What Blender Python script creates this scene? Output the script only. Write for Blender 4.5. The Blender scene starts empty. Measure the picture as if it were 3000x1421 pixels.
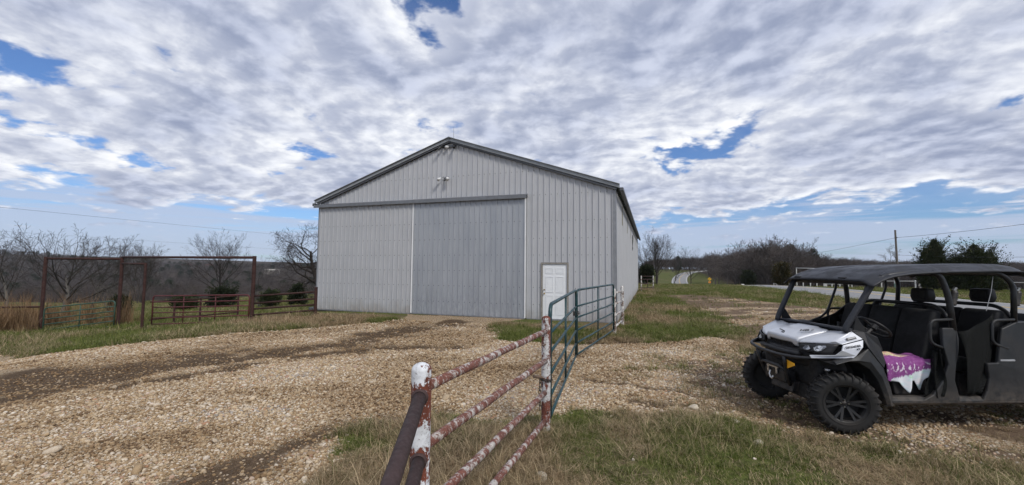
import bpy, bmesh, math, random
import numpy as np
from mathutils import Vector, Matrix, Euler
from math import sin, cos, pi, radians as R

# ------------------------------------------------------------------ camera
CF, CP, CR, CZ = 1223.77, 0.0635, 0.0083, 1.8793      # focal (px of 3000), pitch up, roll, eye height
scene = bpy.context.scene
COL = scene.collection
camd = bpy.data.cameras.new('camera'); cam = bpy.data.objects.new('camera', camd); COL.objects.link(cam)
camd.sensor_width = 36.0; camd.lens = 36.0 * CF / 3000.0; camd.clip_start = 0.05; camd.clip_end = 12000
cam.location = (0, 0, CZ)
cam.rotation_euler = (Matrix.Rotation(pi / 2 + CP, 3, 'X') @ Matrix.Rotation(CR, 3, 'Z')).to_euler()
scene.camera = cam

# ------------------------------------------------------------------ sky and sun
SKY_LOC = (2.55, 2.68, 0.0)
SUN_AZ, SUN_EL = R(148), R(44)          # azimuth to the right of the view, elevation
w = bpy.data.worlds.new('World'); scene.world = w; w.use_nodes = True
wn = w.node_tree; wn.nodes.clear()
def wnode(t, **k):
    n = wn.nodes.new(t)
    for a, b in k.items(): setattr(n, a, b)
    return n
def wmath(op, a, b=None, c=None, clamp=False):
    n = wnode('ShaderNodeMath', operation=op, use_clamp=clamp)
    for i, v in enumerate((a, b, c)):
        if v is None: continue
        if isinstance(v, (int, float)): n.inputs[i].default_value = v
        else: wn.links.new(v, n.inputs[i])
    return n.outputs[0]
def wvec(op, a, b=None):
    n = wnode('ShaderNodeVectorMath', operation=op)
    for i, v in enumerate((a, b)):
        if v is None: continue
        if isinstance(v, (tuple, list)): n.inputs[i].default_value = v
        else: wn.links.new(v, n.inputs[i])
    return n.outputs[0]
def wnoise(vec, scale, detail=6, rough=0.55, dist=0.0, lac=2.0):
    n = wnode('ShaderNodeTexNoise', noise_dimensions='3D')
    wn.links.new(vec, n.inputs['Vector'])
    n.inputs['Scale'].default_value = scale; n.inputs['Detail'].default_value = detail
    n.inputs['Roughness'].default_value = rough; n.inputs['Distortion'].default_value = dist
    n.inputs['Lacunarity'].default_value = lac
    return n.outputs['Fac']
def wstep(v, lo, hi):
    n = wnode('ShaderNodeMapRange', interpolation_type='SMOOTHSTEP', clamp=True)
    wn.links.new(v, n.inputs['Value'])
    for k, x in (('From Min', lo), ('From Max', hi)):
        if isinstance(x, (int, float)): n.inputs[k].default_value = x
        else: wn.links.new(x, n.inputs[k])
    return n.outputs['Result']
def wmix(f, a, b):
    n = wnode('ShaderNodeMix', data_type='RGBA')
    for s, v in ((n.inputs[0], f), (n.inputs[6], a), (n.inputs[7], b)):
        if isinstance(v, (int, float)): s.default_value = v
        elif isinstance(v, (tuple, list)): s.default_value = (*v, 1)
        else: wn.links.new(v, s)
    return n.outputs[2]

sky = wnode('ShaderNodeTexSky', sky_type='NISHITA', sun_disc=False)
sky.sun_elevation = SUN_EL; sky.sun_rotation = SUN_AZ
sky.air_density = 1.0; sky.dust_density = 0.6; sky.ozone_density = 2.5
tc = wnode('ShaderNodeTexCoord')
sep = wnode('ShaderNodeSeparateXYZ'); wn.links.new(tc.outputs['Generated'], sep.inputs[0])
elev = wmath('MAXIMUM', sep.outputs['Z'], 0.0)
den = wmath('ADD', elev, 0.20)
cx = wmath('DIVIDE', sep.outputs['X'], den); cy = wmath('DIVIDE', sep.outputs['Y'], den)
comb = wnode('ShaderNodeCombineXYZ'); wn.links.new(cx, comb.inputs[0]); wn.links.new(cy, comb.inputs[1])
# cloud sheet: a layer of broken cumulus seen from below, a plane overhead
mp = wnode('ShaderNodeMapping'); wn.links.new(comb.outputs[0], mp.inputs['Vector'])
mp.inputs['Rotation'].default_value = (0, 0, R(20)); mp.inputs['Scale'].default_value = (1.0, 1.0, 1.0)
mp.inputs['Location'].default_value = SKY_LOC
P0 = mp.outputs[0]
warp = wnode('ShaderNodeTexNoise', noise_dimensions='3D'); wn.links.new(P0, warp.inputs['Vector'])
warp.inputs['Scale'].default_value = 1.7; warp.inputs['Detail'].default_value = 4
wv = wvec('SUBTRACT', warp.outputs['Color'], (0.5, 0.5, 0.5))
sc_ = wnode('ShaderNodeVectorMath', operation='SCALE'); wn.links.new(wv, sc_.inputs[0]); sc_.inputs['Scale'].default_value = 0.20
P1 = wvec('ADD', P0, sc_.outputs[0])
def density(vec):
    big = wnoise(vec, 1.15, 2, 0.5)
    mid = wnoise(vec, 4.4, 4, 0.5)
    fine = wnoise(vec, 14.0, 7, 0.56)
    bil = []
    for sc, sm in ((3.1, .5), (7.5, .45)):          # heaped, rounded tops
        vo = wnode('ShaderNodeTexVoronoi', feature='SMOOTH_F1', voronoi_dimensions='2D'); wn.links.new(vec, vo.inputs['Vector']); vo.inputs['Scale'].default_value = sc; vo.inputs['Smoothness'].default_value = sm
        bil.append(wmath('SUBTRACT', 0.88, vo.outputs['Distance']))
    mid = wmath('ADD', wmath('MULTIPLY', mid, 0.45), wmath('MULTIPLY_ADD', bil[0], 0.33, wmath('MULTIPLY', bil[1], 0.22)))
    d = wmath('MULTIPLY', big, 0.34)
    d = wmath('MULTIPLY_ADD', mid, 0.46, d)
    return wmath('MULTIPLY_ADD', fine, 0.20, d), big, mid
D, BIG, MID = density(P1)
P2 = wvec('ADD', P1, (0.035, 0.055, 0.0))           # the same sheet a little further on: which flank faces the light
D2, _, _ = density(P2)
cover = wstep(D, 0.375, 0.435)
thick = wstep(wmath('MULTIPLY_ADD', BIG, 0.62, wmath('MULTIPLY', MID, 0.38)), 0.40, 0.60)
rim = wstep(wmath('SUBTRACT', D, D2), -0.09, 0.12)
# thin high veil, closing towards the horizon
veil = wmath('MULTIPLY', wstep(wnoise(P0, 1.1, 6, 0.6), 0.40, 0.70), 0.45)
low = wnode('ShaderNodeCombineXYZ'); wn.links.new(wmath('MULTIPLY', sep.outputs['X'], 2.2), low.inputs[0]); wn.links.new(wmath('MULTIPLY', sep.outputs['Z'], 34.0), low.inputs[2])
band = wnoise(low.outputs[0], 1.0, 7, 0.62, 0.3)
veil = wmath('MAXIMUM', veil, wmath('MULTIPLY', wstep(wmath('ADD', band, wmath('MULTIPLY', wstep(elev, 0.115, 0.075), 0.16)), 0.46, 0.62), wmath('MULTIPLY', wstep(elev, 0.21, 0.10), 0.80)))
low_fade = wstep(elev, 0.07, 0.21)               # the sheet of cumulus ends above the horizon
edge = wmath('ADD', low_fade, wmath('MULTIPLY', wmath('SUBTRACT', D, 0.46), 4.0))
cover2 = wmath('MULTIPLY', wmath('MULTIPLY', cover, wstep(elev, 0.03, 0.10)), wstep(edge, 0.25, 0.62))
lit = wmix(rim, (4.6, 4.95, 6.0), (9.0, 9.1, 9.2))
dark = wmix(rim, (2.55, 2.95, 4.15), (5.3, 5.7, 6.9))
ccol = wmix(thick, lit, dark)
skyc = wnode('ShaderNodeMix', data_type='RGBA', blend_type='MULTIPLY'); skyc.inputs[0].default_value = 1.0
wn.links.new(sky.outputs[0], skyc.inputs[6]); skyc.inputs[7].default_value = (0.58, 0.74, 1.0, 1)
s1 = wmix(veil, skyc.outputs[2], (4.2, 4.8, 6.2))
s2 = wmix(cover2, s1, ccol)
bg = wnode('ShaderNodeBackground'); bg.inputs['Strength'].default_value = 0.1
wo = wnode('ShaderNodeOutputWorld')
wn.links.new(s2, bg.inputs['Color']); wn.links.new(bg.outputs[0], wo.inputs['Surface'])
w.cycles.sampling_method = 'MANUAL'; w.cycles.sample_map_resolution = 1024

sl = bpy.data.lights.new('sun', 'SUN'); so = bpy.data.objects.new('sun', sl); COL.objects.link(so)
sl.energy = 2.0; sl.angle = R(13); sl.color = (1.0, 0.95, 0.88)
sd = Vector((sin(SUN_AZ) * cos(SUN_EL), cos(SUN_AZ) * cos(SUN_EL), sin(SUN_EL)))
so.rotation_euler = sd.to_track_quat('Z', 'Y').to_euler()
so.location = (0, 0, 60)

scene.view_settings.view_transform = 'Standard'; scene.view_settings.look = 'None'
scene.view_settings.exposure = 0.30; scene.view_settings.gamma = 1.0
scene.cycles.use_denoising = True
scene.cycles.max_bounces = 6; scene.cycles.diffuse_bounces = 3; scene.cycles.glossy_bounces = 2
scene.cycles.transmission_bounces = 4; scene.cycles.transparent_max_bounces = 12
scene.cycles.use_adaptive_sampling = True; scene.cycles.adaptive_threshold = 0.02
scene.cycles.sample_clamp_indirect = 4.0

# ------------------------------------------------------------------ helpers: noise, terrain, pixels
rng = np.random.default_rng(7)
def _h(ix, iy, s):
    n = (ix.astype(np.int64) * 374761393 + iy.astype(np.int64) * 668265263 + s * 1274126177) & 0xffffffff
    n = ((n ^ (n >> 13)) * 1274126177) & 0xffffffff
    return ((n ^ (n >> 16)) & 0xffff) / 65535.0
def vnoise(x, y, s=0):
    x = np.asarray(x, float); y = np.asarray(y, float)
    ix = np.floor(x); iy = np.floor(y); fx = x - ix; fy = y - iy
    fx = fx * fx * (3 - 2 * fx); fy = fy * fy * (3 - 2 * fy)
    a = _h(ix, iy, s); b = _h(ix + 1, iy, s); c = _h(ix, iy + 1, s); d = _h(ix + 1, iy + 1, s)
    return (a * (1 - fx) + b * fx) * (1 - fy) + (c * (1 - fx) + d * fx) * fy
def fbm(x, y, s=0, o=4):
    t = 0; a = 0.5; n = 0
    for i in range(o):
        t = t + a * vnoise(x * 2 ** i, y * 2 ** i, s + i * 17); n += a; a *= 0.5
    return t / n
def sstep(a, b, x):
    t = np.clip((np.asarray(x, float) - a) / (b - a), 0, 1); return t * t * (3 - 2 * t)
def softp(x, k): return k * np.logaddexp(0, np.asarray(x, float) / k)

YAW = 0.3211; CY, SY = cos(YAW), sin(YAW)      # barn and road run along this direction
def uv_of(x, y): return x * SY + y * CY, x * CY - y * SY      # along, across (right)
def xy_of(u, v): return u * SY + v * CY, u * CY - v * SY
_ru = np.array([-400, 40, 60, 70, 95, 130, 175, 214, 264, 325, 400, 700, 2500, 9000])
_rz = np.array([0, 0, -.02, -.15, -1.5, -3.8, -5.4, -4.4, -1.9, .5, 2.2, 4, 6, 6])
def h_right(u):
    t = 0
    for k in (-12, -6, 0, 6, 12): t = t + np.interp(np.asarray(u, float) + k, _ru, _rz)
    return t / 5
def h_left(x, y):
    d = np.minimum(softp(-8.8 - x, 1.0) * 0.13, 0.62) + np.minimum(softp(-13.5 - x, 2.0), 55) * 0.048
    d = d + 0.02 * np.maximum(0, np.minimum(y, 62) - 24) * sstep(-6, -14, x)
    z = -d - 14.0 * sstep(60, 170, y) + 14.0 * sstep(260, 900, y)
    return z + (28 * sstep(-700, -1200, x) + 4) * sstep(300, 900, y)
def hgt(x, y):
    x = np.asarray(x, float); y = np.asarray(y, float)
    u, v = uv_of(x, y)
    wl = np.maximum(sstep(-1.5, -13.5, v), sstep(24, 10, u))
    z = h_left(x, y) * wl + h_right(u) * (1 - wl)
    return z + 0.05 * (fbm(x * .35, y * .35, 3, 3) - .5) * sstep(1.5, 8, np.hypot(x - 2, y - 4)) * (1 - sstep(9, 12.8, u) * sstep(20, 16, u) * sstep(-15.5, -14.5, v) * sstep(-.2, -1.0, v))
def hg(x, y): return float(hgt(x, y))
def ray(px, py):
    x = px - 1500; y = py - 710.5
    X = x * cos(CR) + y * sin(CR); Y = -x * sin(CR) + y * cos(CR)
    d = Vector((X, CF * cos(CP) + Y * sin(CP), CF * sin(CP) - Y * cos(CP)))
    return d / d.y
def at(px, py, depth):                     # the point at that pixel at that distance along the ground axis
    return Vector((0, 0, CZ)) + ray(px, py) * depth
def gp(px, py, far=1500):                  # where that pixel's ray meets the ground
    d = ray(px, py); lo = 0.3; t = 0.5
    while t < far:
        p = d * t
        if CZ + p.z < hg(p.x, p.y): break
        lo = t; t *= 1.03
    hi = t
    for _ in range(30):
        m = (lo + hi) / 2; p = d * m
        if CZ + p.z < hg(p.x, p.y): hi = m
        else: lo = m
    p = d * hi
    return Vector((p.x, p.y, CZ + p.z))

# ------------------------------------------------------------------ helpers: materials
MATS = {}
class NT:
    def __init__(s, name):
        s.m = bpy.data.materials.new(name); s.m.use_nodes = True; s.t = s.m.node_tree
        s.b = s.t.nodes['Principled BSDF']; s.out = s.t.nodes['Material Output']; MATS[name] = s.m
    def n(s, t, **k):
        x = s.t.nodes.new(t)
        for a, b in k.items(): setattr(x, a, b)
        return x
    def l(s, a, b): s.t.links.new(a, b)
    def put(s, sock, v):
        if v is None: return
        if isinstance(v, (int, float)): sock.default_value = v
        elif isinstance(v, (tuple, list)): sock.default_value = (*v, 1) if len(v) == 3 and sock.type == 'RGBA' else v
        else: s.l(v, sock)
    def obj(s): return s.n('ShaderNodeTexCoord').outputs['Object']
    def pos(s): return s.n('ShaderNodeNewGeometry').outputs['Position']
    def map(s, v, scale=(1, 1, 1), rot=(0, 0, 0), loc=(0, 0, 0)):
        m = s.n('ShaderNodeMapping'); s.l(v, m.inputs[0]); m.inputs['Scale'].default_value = scale
        m.inputs['Rotation'].default_value = rot; m.inputs['Location'].default_value = loc; return m.outputs[0]
    def noise(s, v, scale, detail=4, rough=.55, dist=0, col=False):
        x = s.n('ShaderNodeTexNoise'); s.l(v, x.inputs['Vector']); x.inputs['Scale'].default_value = scale
        x.inputs['Detail'].default_value = detail; x.inputs['Roughness'].default_value = rough; x.inputs['Distortion'].default_value = dist
        return x.outputs['Color' if col else 'Fac']
    def voro(s, v, scale, feature='F1', out='Color', rand=1.0):
        x = s.n('ShaderNodeTexVoronoi', feature=feature); s.l(v, x.inputs['Vector']); x.inputs['Scale'].default_value = scale
        if 'Randomness' in x.inputs: x.inputs['Randomness'].default_value = rand
        return x.outputs[out]
    def ramp(s, f, stops, mode='LINEAR'):
        x = s.n('ShaderNodeValToRGB'); s.l(f, x.inputs[0]); e = x.color_ramp.elements; x.color_ramp.interpolation = mode
        while len(e) < len(stops): e.new(0.5)
        for i, (p, c) in enumerate(stops): e[i].position = p; e[i].color = (*c, 1) if len(c) == 3 else c
        return x.outputs[0]
    def step(s, v, lo, hi, a=0, b=1):
        x = s.n('ShaderNodeMapRange', interpolation_type='SMOOTHSTEP'); s.l(v, x.inputs['Value'])
        for k, q in (('From Min', lo), ('From Max', hi), ('To Min', a), ('To Max', b)): s.put(x.inputs[k], q)
        return x.outputs['Result']
    def mix(s, f, a, b, mode='MIX'):
        x = s.n('ShaderNodeMix', data_type='RGBA', blend_type=mode)
        s.put(x.inputs[0], f); s.put(x.inputs[6], a); s.put(x.inputs[7], b); return x.outputs[2]
    def math(s, op, a, b=None, clamp=False):
        x = s.n('ShaderNodeMath', operation=op, use_clamp=clamp); s.put(x.inputs[0], a)
        if b is not None: s.put(x.inputs[1], b)
        return x.outputs[0]
    def attr(s, name, kind='GEOMETRY', out='Fac'):
        x = s.n('ShaderNodeAttribute', attribute_name=name, attribute_type=kind); return x.outputs[out]
    def bump(s, hsock, strength=.3, dist=.01):
        x = s.n('ShaderNodeBump'); s.l(hsock, x.inputs['Height']); x.inputs['Strength'].default_value = strength
        x.inputs['Distance'].default_value = dist; s.l(x.outputs[0], s.b.inputs['Normal']); return x
    def set(s, col=None, rough=None, metal=None, spec=None, coat=None):
        s.put(s.b.inputs['Base Color'], col); s.put(s.b.inputs['Roughness'], rough); s.put(s.b.inputs['Metallic'], metal)
        s.put(s.b.inputs['Specular IOR Level'], spec); s.put(s.b.inputs['Coat Weight'], coat); return s
def worn(name, col, rough=.5, metal=0, var=.18, scale=9, spec=.5, bumpd=0.0):
    n = NT(name); o = n.obj(); f = n.noise(o, scale, 6, .62)
    dk = tuple(c * (1 - var) for c in col); lt = tuple(min(1, c * (1 + var)) for c in col)
    n.set(n.ramp(f, [(.3, dk), (.7, lt)]), n.step(n.noise(o, scale * 2.3, 3), .3, .7, rough * .8, min(1, rough * 1.15)), metal, spec)
    if bumpd: n.bump(n.noise(o, scale * 8, 4), .35, bumpd)
    return n.m

# ------------------------------------------------------------------ helpers: meshes and objects
class MB:
    def __init__(s): s.v = []; s.f = []
    def add(s, vs, fs):
        k = len(s.v); s.v.extend([tuple(p) for p in vs]); s.f.extend([tuple(i + k for i in f) for f in fs]); return s
    def box(s, c, d, rot=None):
        x, y, z = (q / 2 for q in d); M = rot if rot is not None else Matrix.Identity(3); c = Vector(c)
        vs = [c + M @ Vector((a * x, b * y, e * z)) for a in (-1, 1) for b in (-1, 1) for e in (-1, 1)]
        return s.add(vs, [(0, 1, 3, 2), (4, 6, 7, 5), (0, 4, 5, 1), (2, 3, 7, 6), (0, 2, 6, 4), (1, 5, 7, 3)])
    def span(s, a, b): return s.box([(p + q) / 2 for p, q in zip(a, b)], [abs(q - p) for p, q in zip(a, b)])
    def tube(s, pts, r, n=8, cap=True):
        pts = [Vector(p) for p in pts]; k = len(pts); rr = r if isinstance(r, (list, tuple)) else [r] * k
        prev = None; rings = []
        for i, p in enumerate(pts):
            t = (pts[min(i + 1, k - 1)] - pts[max(i - 1, 0)]).normalized()
            if prev is None: a = t.orthogonal().normalized()
            else:
                a = prev - t * prev.dot(t)
                a = a.normalized() if a.length > 1e-6 else t.orthogonal().normalized()
            prev = a; b = t.cross(a)
            rings.append([p + (a * cos(2 * pi * j / n) + b * sin(2 * pi * j / n)) * rr[i] for j in range(n)])
        vs = [q for ring in rings for q in ring]
        fs = [(i * n + j, i * n + (j + 1) % n, (i + 1) * n + (j + 1) % n, (i + 1) * n + j) for i in range(k - 1) for j in range(n)]
        if cap: fs += [tuple(range(n - 1, -1, -1)), tuple((k - 1) * n + j for j in range(n))]
        return s.add(vs, fs)
    def prism(s, poly, axis, a, b):           # polygon in the plane across 'axis', from a to b along it
        def P(p, t):
            if axis == 'x': return (t, p[0], p[1])
            if axis == 'y': return (p[0], t, p[1])
            return (p[0], p[1], t)
        n = len(poly); vs = [P(p, a) for p in poly] + [P(p, b) for p in poly]
        fs = [tuple(range(n - 1, -1, -1)), tuple(range(n, 2 * n))] + [(i, (i + 1) % n, n + (i + 1) % n, n + i) for i in range(n)]
        return s.add(vs, fs)
    def lathe(s, prof, n=32, axis='y', c=(0, 0, 0), closed=False):      # profile of (radius, along)
        vs = []; k = len(prof)
        for r, t in prof:
            for j in range(n):
                a = 2 * pi * j / n; q = (r * cos(a), t, r * sin(a)) if axis == 'y' else (r * cos(a), r * sin(a), t) if axis == 'z' else (t, r * cos(a), r * sin(a))
                vs.append((q[0] + c[0], q[1] + c[1], q[2] + c[2]))
        fs = [(i * n + j, i * n + (j + 1) % n, (i + 1) * n + (j + 1) % n, (i + 1) * n + j) for i in range(k - 1) for j in range(n)]
        if closed: fs += [((k - 1) * n + j, (k - 1) * n + (j + 1) % n, (j + 1) % n, j) for j in range(n)]
        return s.add(vs, fs)
    def grid(s, P):                            # P[i][j] points
        a = len(P); b = len(P[0])
        return s.add([q for r in P for q in r], [(i * b + j, (i + 1) * b + j, (i + 1) * b + j + 1, i * b + j + 1) for i in range(a - 1) for j in range(b - 1)])
    def mesh(s, name, mat=None, smooth=False, fix=True):
        me = bpy.data.meshes.new(name); me.from_pydata([tuple(p) for p in s.v], [], s.f)
        if fix:
            bm = bmesh.new(); bm.from_mesh(me); bmesh.ops.recalc_face_normals(bm, faces=bm.faces); bm.to_mesh(me); bm.free()
        if mat: me.materials.append(MATS[mat] if isinstance(mat, str) else mat)
        if smooth: me.shade_smooth()
        me.update(); return me
    def build(s, name, mat, parent=None, smooth=False, bevel=0, seg=2, fix=True, solid=0, sub=0):
        me = s.mesh(name, mat, smooth, fix)
        o = bpy.data.objects.new(name, me); COL.objects.link(o)
        if parent is not None: o.parent = parent
        if solid:
            md = o.modifiers.new('solid', 'SOLIDIFY'); md.thickness = solid; md.offset = -1
        if sub:
            md = o.modifiers.new('sub', 'SUBSURF'); md.levels = sub; md.render_levels = sub
        if bevel:
            md = o.modifiers.new('bevel', 'BEVEL'); md.width = bevel; md.segments = seg; md.limit_method = 'ANGLE'; md.angle_limit = R(35)
        return o
def tag(o, label=None, cat=None, group=None, kind=None):
    for k, v in (('label', label), ('category', cat), ('group', group), ('kind', kind)):
        if v: o[k] = v
    return o
def thing(name, label, cat, loc=(0, 0, 0), rz=0, group=None):
    o = bpy.data.objects.new(name, None); COL.objects.link(o); o.location = loc; o.rotation_euler = (0, 0, rz); o.empty_display_size = .2
    return tag(o, label, cat, group)
def place(name, me, parent, loc=(0, 0, 0), rot=(0, 0, 0), scale=(1, 1, 1)):
    o = bpy.data.objects.new(name, me); COL.objects.link(o); o.parent = parent; o.location = loc; o.rotation_euler = rot; o.scale = scale; return o
def bend(pts, r, n=5):                         # round the corners of a polyline
    pts = [Vector(p) for p in pts]; out = [pts[0]]
    for i in range(1, len(pts) - 1):
        a, b, c = pts[i - 1], pts[i], pts[i + 1]
        d1 = (a - b); d2 = (c - b); q = min(r, d1.length * .49, d2.length * .49); p1 = b + d1.normalized() * q; p2 = b + d2.normalized() * q
        for k in range(n + 1):
            t = k / n; out.append(p1 * (1 - t) ** 2 + b * 2 * t * (1 - t) + p2 * t * t)
    return out + [pts[-1]]
def text_mesh(body, size, depth, mat, align='CENTER', shear=0):
    c = bpy.data.curves.new('lettering', 'FONT'); c.body = body; c.size = size; c.extrude = depth; c.align_x = align; c.align_y = 'CENTER'; c.shear = shear
    o = bpy.data.objects.new('lettering', c); COL.objects.link(o)
    dg = bpy.context.evaluated_depsgraph_get(); me = bpy.data.meshes.new_from_object(o.evaluated_get(dg))
    bpy.data.objects.remove(o); bpy.data.curves.remove(c); me.materials.clear(); me.materials.append(MATS[mat]); return me

def scatter(name, pts, rot, scl, idx, tint, protos, label, cat, parent=None):
    """one object that shows small meshes on its points (grass, gravel, woods)"""
    pc = bpy.data.collections.new(name + '_kinds')
    for i, me in enumerate(protos):
        q = bpy.data.objects.new('%s_kind_%03d' % (name, i), me); pc.objects.link(q)
    me = bpy.data.meshes.new(name); n = len(pts); me.vertices.add(n); me.vertices.foreach_set('co', np.asarray(pts, np.float32).ravel())
    for k, t, d in (('rot', 'FLOAT_VECTOR', rot), ('scl', 'FLOAT_VECTOR', scl), ('tint', 'FLOAT_VECTOR', tint)):
        a = me.attributes.new(k, t, 'POINT'); a.data.foreach_set('vector', np.asarray(d, np.float32).ravel())
    a = me.attributes.new('idx', 'INT', 'POINT'); a.data.foreach_set('value', np.asarray(idx, np.int32))
    me.update()
    o = bpy.data.objects.new(name, me); COL.objects.link(o)
    g = bpy.data.node_groups.new(name + '_nodes', 'GeometryNodeTree')
    g.interface.new_socket('Geometry', in_out='INPUT', socket_type='NodeSocketGeometry')
    g.interface.new_socket('Geometry', in_out='OUTPUT', socket_type='NodeSocketGeometry')
    gi = g.nodes.new('NodeGroupInput'); go = g.nodes.new('NodeGroupOutput')
    ci = g.nodes.new('GeometryNodeCollectionInfo'); ci.inputs['Collection'].default_value = pc
    ci.inputs['Separate Children'].default_value = True; ci.inputs['Reset Children'].default_value = True
    ip = g.nodes.new('GeometryNodeInstanceOnPoints'); ip.inputs['Pick Instance'].default_value = True
    def na(k, t):
        q = g.nodes.new('GeometryNodeInputNamedAttribute'); q.data_type = t; q.inputs['Name'].default_value = k; return q.outputs['Attribute']
    e2r = g.nodes.new('FunctionNodeEulerToRotation'); L = g.links.new
    L(gi.outputs[0], ip.inputs['Points']); L(ci.outputs[0], ip.inputs['Instance']); L(na('idx', 'INT'), ip.inputs['Instance Index'])
    L(na('rot', 'FLOAT_VECTOR'), e2r.inputs[0]); L(e2r.outputs[0], ip.inputs['Rotation']); L(na('scl', 'FLOAT_VECTOR'), ip.inputs['Scale'])
    L(ip.outputs[0], go.inputs[0])
    o.modifiers.new('nodes', 'NODES').node_group = g
    if parent is not None: o.parent = parent
    return tag(o, label, cat, kind='stuff')
# ------------------------------------------------------------------ ground: one sheet out to the horizon
def W2(pts): return np.array([[p.x, p.y] for p in (gp(a, b) for a, b in pts)])
POLY_GRAVEL = np.vstack([
    W2([(0, 1041), (350, 1012), (590, 986), (735, 973), (900, 962), (1060, 946), (1185, 935)]),
    [[-4.3, 17.5], [.55, 15.9]],
    W2([(1432, 950), (1485, 992), (1620, 1006), (1760, 1006), (1900, 1002), (2080, 985), (2190, 1000)]),
    [[5.2, 9.6], [8, 9.4], [16, 8.5], [16, 3.9], [8.2, 3.55], [5.6, 3.75]],
    W2([(2600, 1310), (2440, 1276), (2250, 1246), (1950, 1226), (1750, 1216), (1600, 1214), (1470, 1228), (1290, 1220), (1080, 1245), (1020, 1300), (960, 1360), (880, 1418)]),
    [[-1.7, 2.2], [-5, 1.2], [-14, -1], [-40, -3], [-40, 6.5]]])
POLY_TRACK = np.vstack([W2([(1935, 866), (2040, 862), (2150, 874), (2330, 896), (2450, 905)]), [[19, 15], [17, 10.5], [8, 9.2], [6, 9.3]], W2([(2180, 985), (2130, 940), (2010, 890)])])
def poly_sd(P, x, y):
    x = np.asarray(x, float); y = np.asarray(y, float); d = np.full(x.shape, 1e9); ins = np.zeros(x.shape, bool); n = len(P)
    for i in range(n):
        ax, ay = P[i]; bx, by = P[(i + 1) % n]; ex, ey = bx - ax, by - ay
        t = np.clip(((x - ax) * ex + (y - ay) * ey) / (ex * ex + ey * ey + 1e-9), 0, 1)
        d = np.minimum(d, np.hypot(x - ax - t * ex, y - ay - t * ey))
        c = ((ay > y) != (by > y)) & (x < (bx - ax) * (y - ay) / (by - ay + 1e-12) + ax); ins ^= c
    return np.where(ins, d, -d)
def line_d(P, x, y):
    d = np.full(np.shape(x), 1e9)
    for i in range(len(P) - 1):
        ax, ay = P[i]; bx, by = P[i + 1]; ex, ey = bx - ax, by - ay
        t = np.clip(((x - ax) * ex + (y - ay) * ey) / (ex * ex + ey * ey + 1e-9), 0, 1)
        d = np.minimum(d, np.hypot(x - ax - t * ex, y - ay - t * ey))
    return d
RUTS = [(W2([(-250, 1165), (0, 1130), (180, 1112), (353, 1092), (605, 1057), (800, 1034), (1010, 1002), (1180, 968), (1300, 945)]), [2.2, 2.0, 1.8, 1.5, 1.0, .75, .75, .9, 1.0]),
        (W2([(380, 1122), (605, 1090), (720, 1066)]), .38),
        (W2([(900, 1040), (1090, 1020), (1240, 1015), (1310, 1018)]), .42),
        (W2([(1160, 965), (1260, 950), (1400, 955)]), .35)]
RUT2 = [(W2([(1300, 1206), (1230, 1212), (1060, 1232), (960, 1262), (870, 1300), (740, 1350), (560, 1405)]), .34),
        (W2([(1710, 1110), (1830, 1120), (1960, 1140), (2070, 1160)]), .16), (W2([(1870, 1180), (2000, 1185), (2150, 1195), (2330, 1225)]), .22),
        (W2([(1720, 1005), (1860, 1000), (1990, 995)]), .22), (W2([(2020, 1120), (2110, 1140), (2200, 1160)]), .2), (W2([(1835, 952), (1875, 940), (1890, 936)]), .5)]
def masks(x, y):
    """gravel, mud, dirt, dry, in 0..1"""
    n1 = fbm(x * .9, y * .9, 11, 4) - .5; n2 = fbm(x * 3.1, y * 3.1, 23, 3) - .5
    edge = poly_sd(POLY_GRAVEL, x + n1 * .5, y + n1 * .7)
    gravel = sstep(-.10, .22, edge + n2 * .55)
    mud = 0
    for L, wd in RUTS:
        wdv = np.interp(x, L[:, 0], wd) if isinstance(wd, list) else wd
        mud = np.maximum(mud, sstep(1.25, .15, line_d(L, x + n2 * .3, y + n1 * .6) / wdv + n2 * 1.3 + n1 * .8))
    mud2 = 0
    for L, wd in RUT2: mud2 = np.maximum(mud2, sstep(1.2, .1, line_d(L, x + n1 * .5, y + n2 * .5) / wd + n1 * 1.6) * .85)
    mud = np.maximum(mud, mud2)
    tr = sstep(-.6, .6, poly_sd(POLY_TRACK, x + n1 * 1.2, y + n1 * 2.5) + n2 * 1.2)
    # pale stones washed into streaks on the track
    st = sstep(.50, .62, fbm(x * .35 + 4, y * 1.1 - x * .3, 41, 4))
    right = sstep(1.4, 4.2, x) * sstep(11, 8.5, y) * sstep(-.35, .25, edge + n2 * .8)
    gravel = np.maximum(gravel * (1 - right * .80 * sstep(.36, .58, fbm(x * .8, y * .8, 77, 3))), tr * st * .9)
    dirt = np.clip(np.maximum(tr, right * .97), 0, 1)
    u, v = uv_of(x, y)
    dry = sstep(.42, .62, fbm(x * .45 + 9, y * .45, 51, 4))
    bf = sstep(2.6, 1.2, np.abs(u - 12.6)) * sstep(-16, -14.5, v) * sstep(-8.2, -10, v)      # thatch before the left door
    dry = dry * (1 - .55 * sstep(15, 20, y) * sstep(-1, 1, v)); dry = dry * (1 - .6 * sstep(-7, -9, x) * sstep(8, 11, y))
    dry = np.clip(np.maximum(dry * .85, bf), 0, 1)
    dry = np.maximum(dry, sstep(.5, -.3, x) * sstep(5, 4, y) * sstep(.28, .44, fbm(x * 1.6, y * 1.6, 29, 3)))
    dry = np.maximum(dry, sstep(1.6, .3, np.hypot((x - 8.0) / 1.5, (y - 21) / 1.6)) * .9)
    return gravel, mud, dirt, dry
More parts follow.
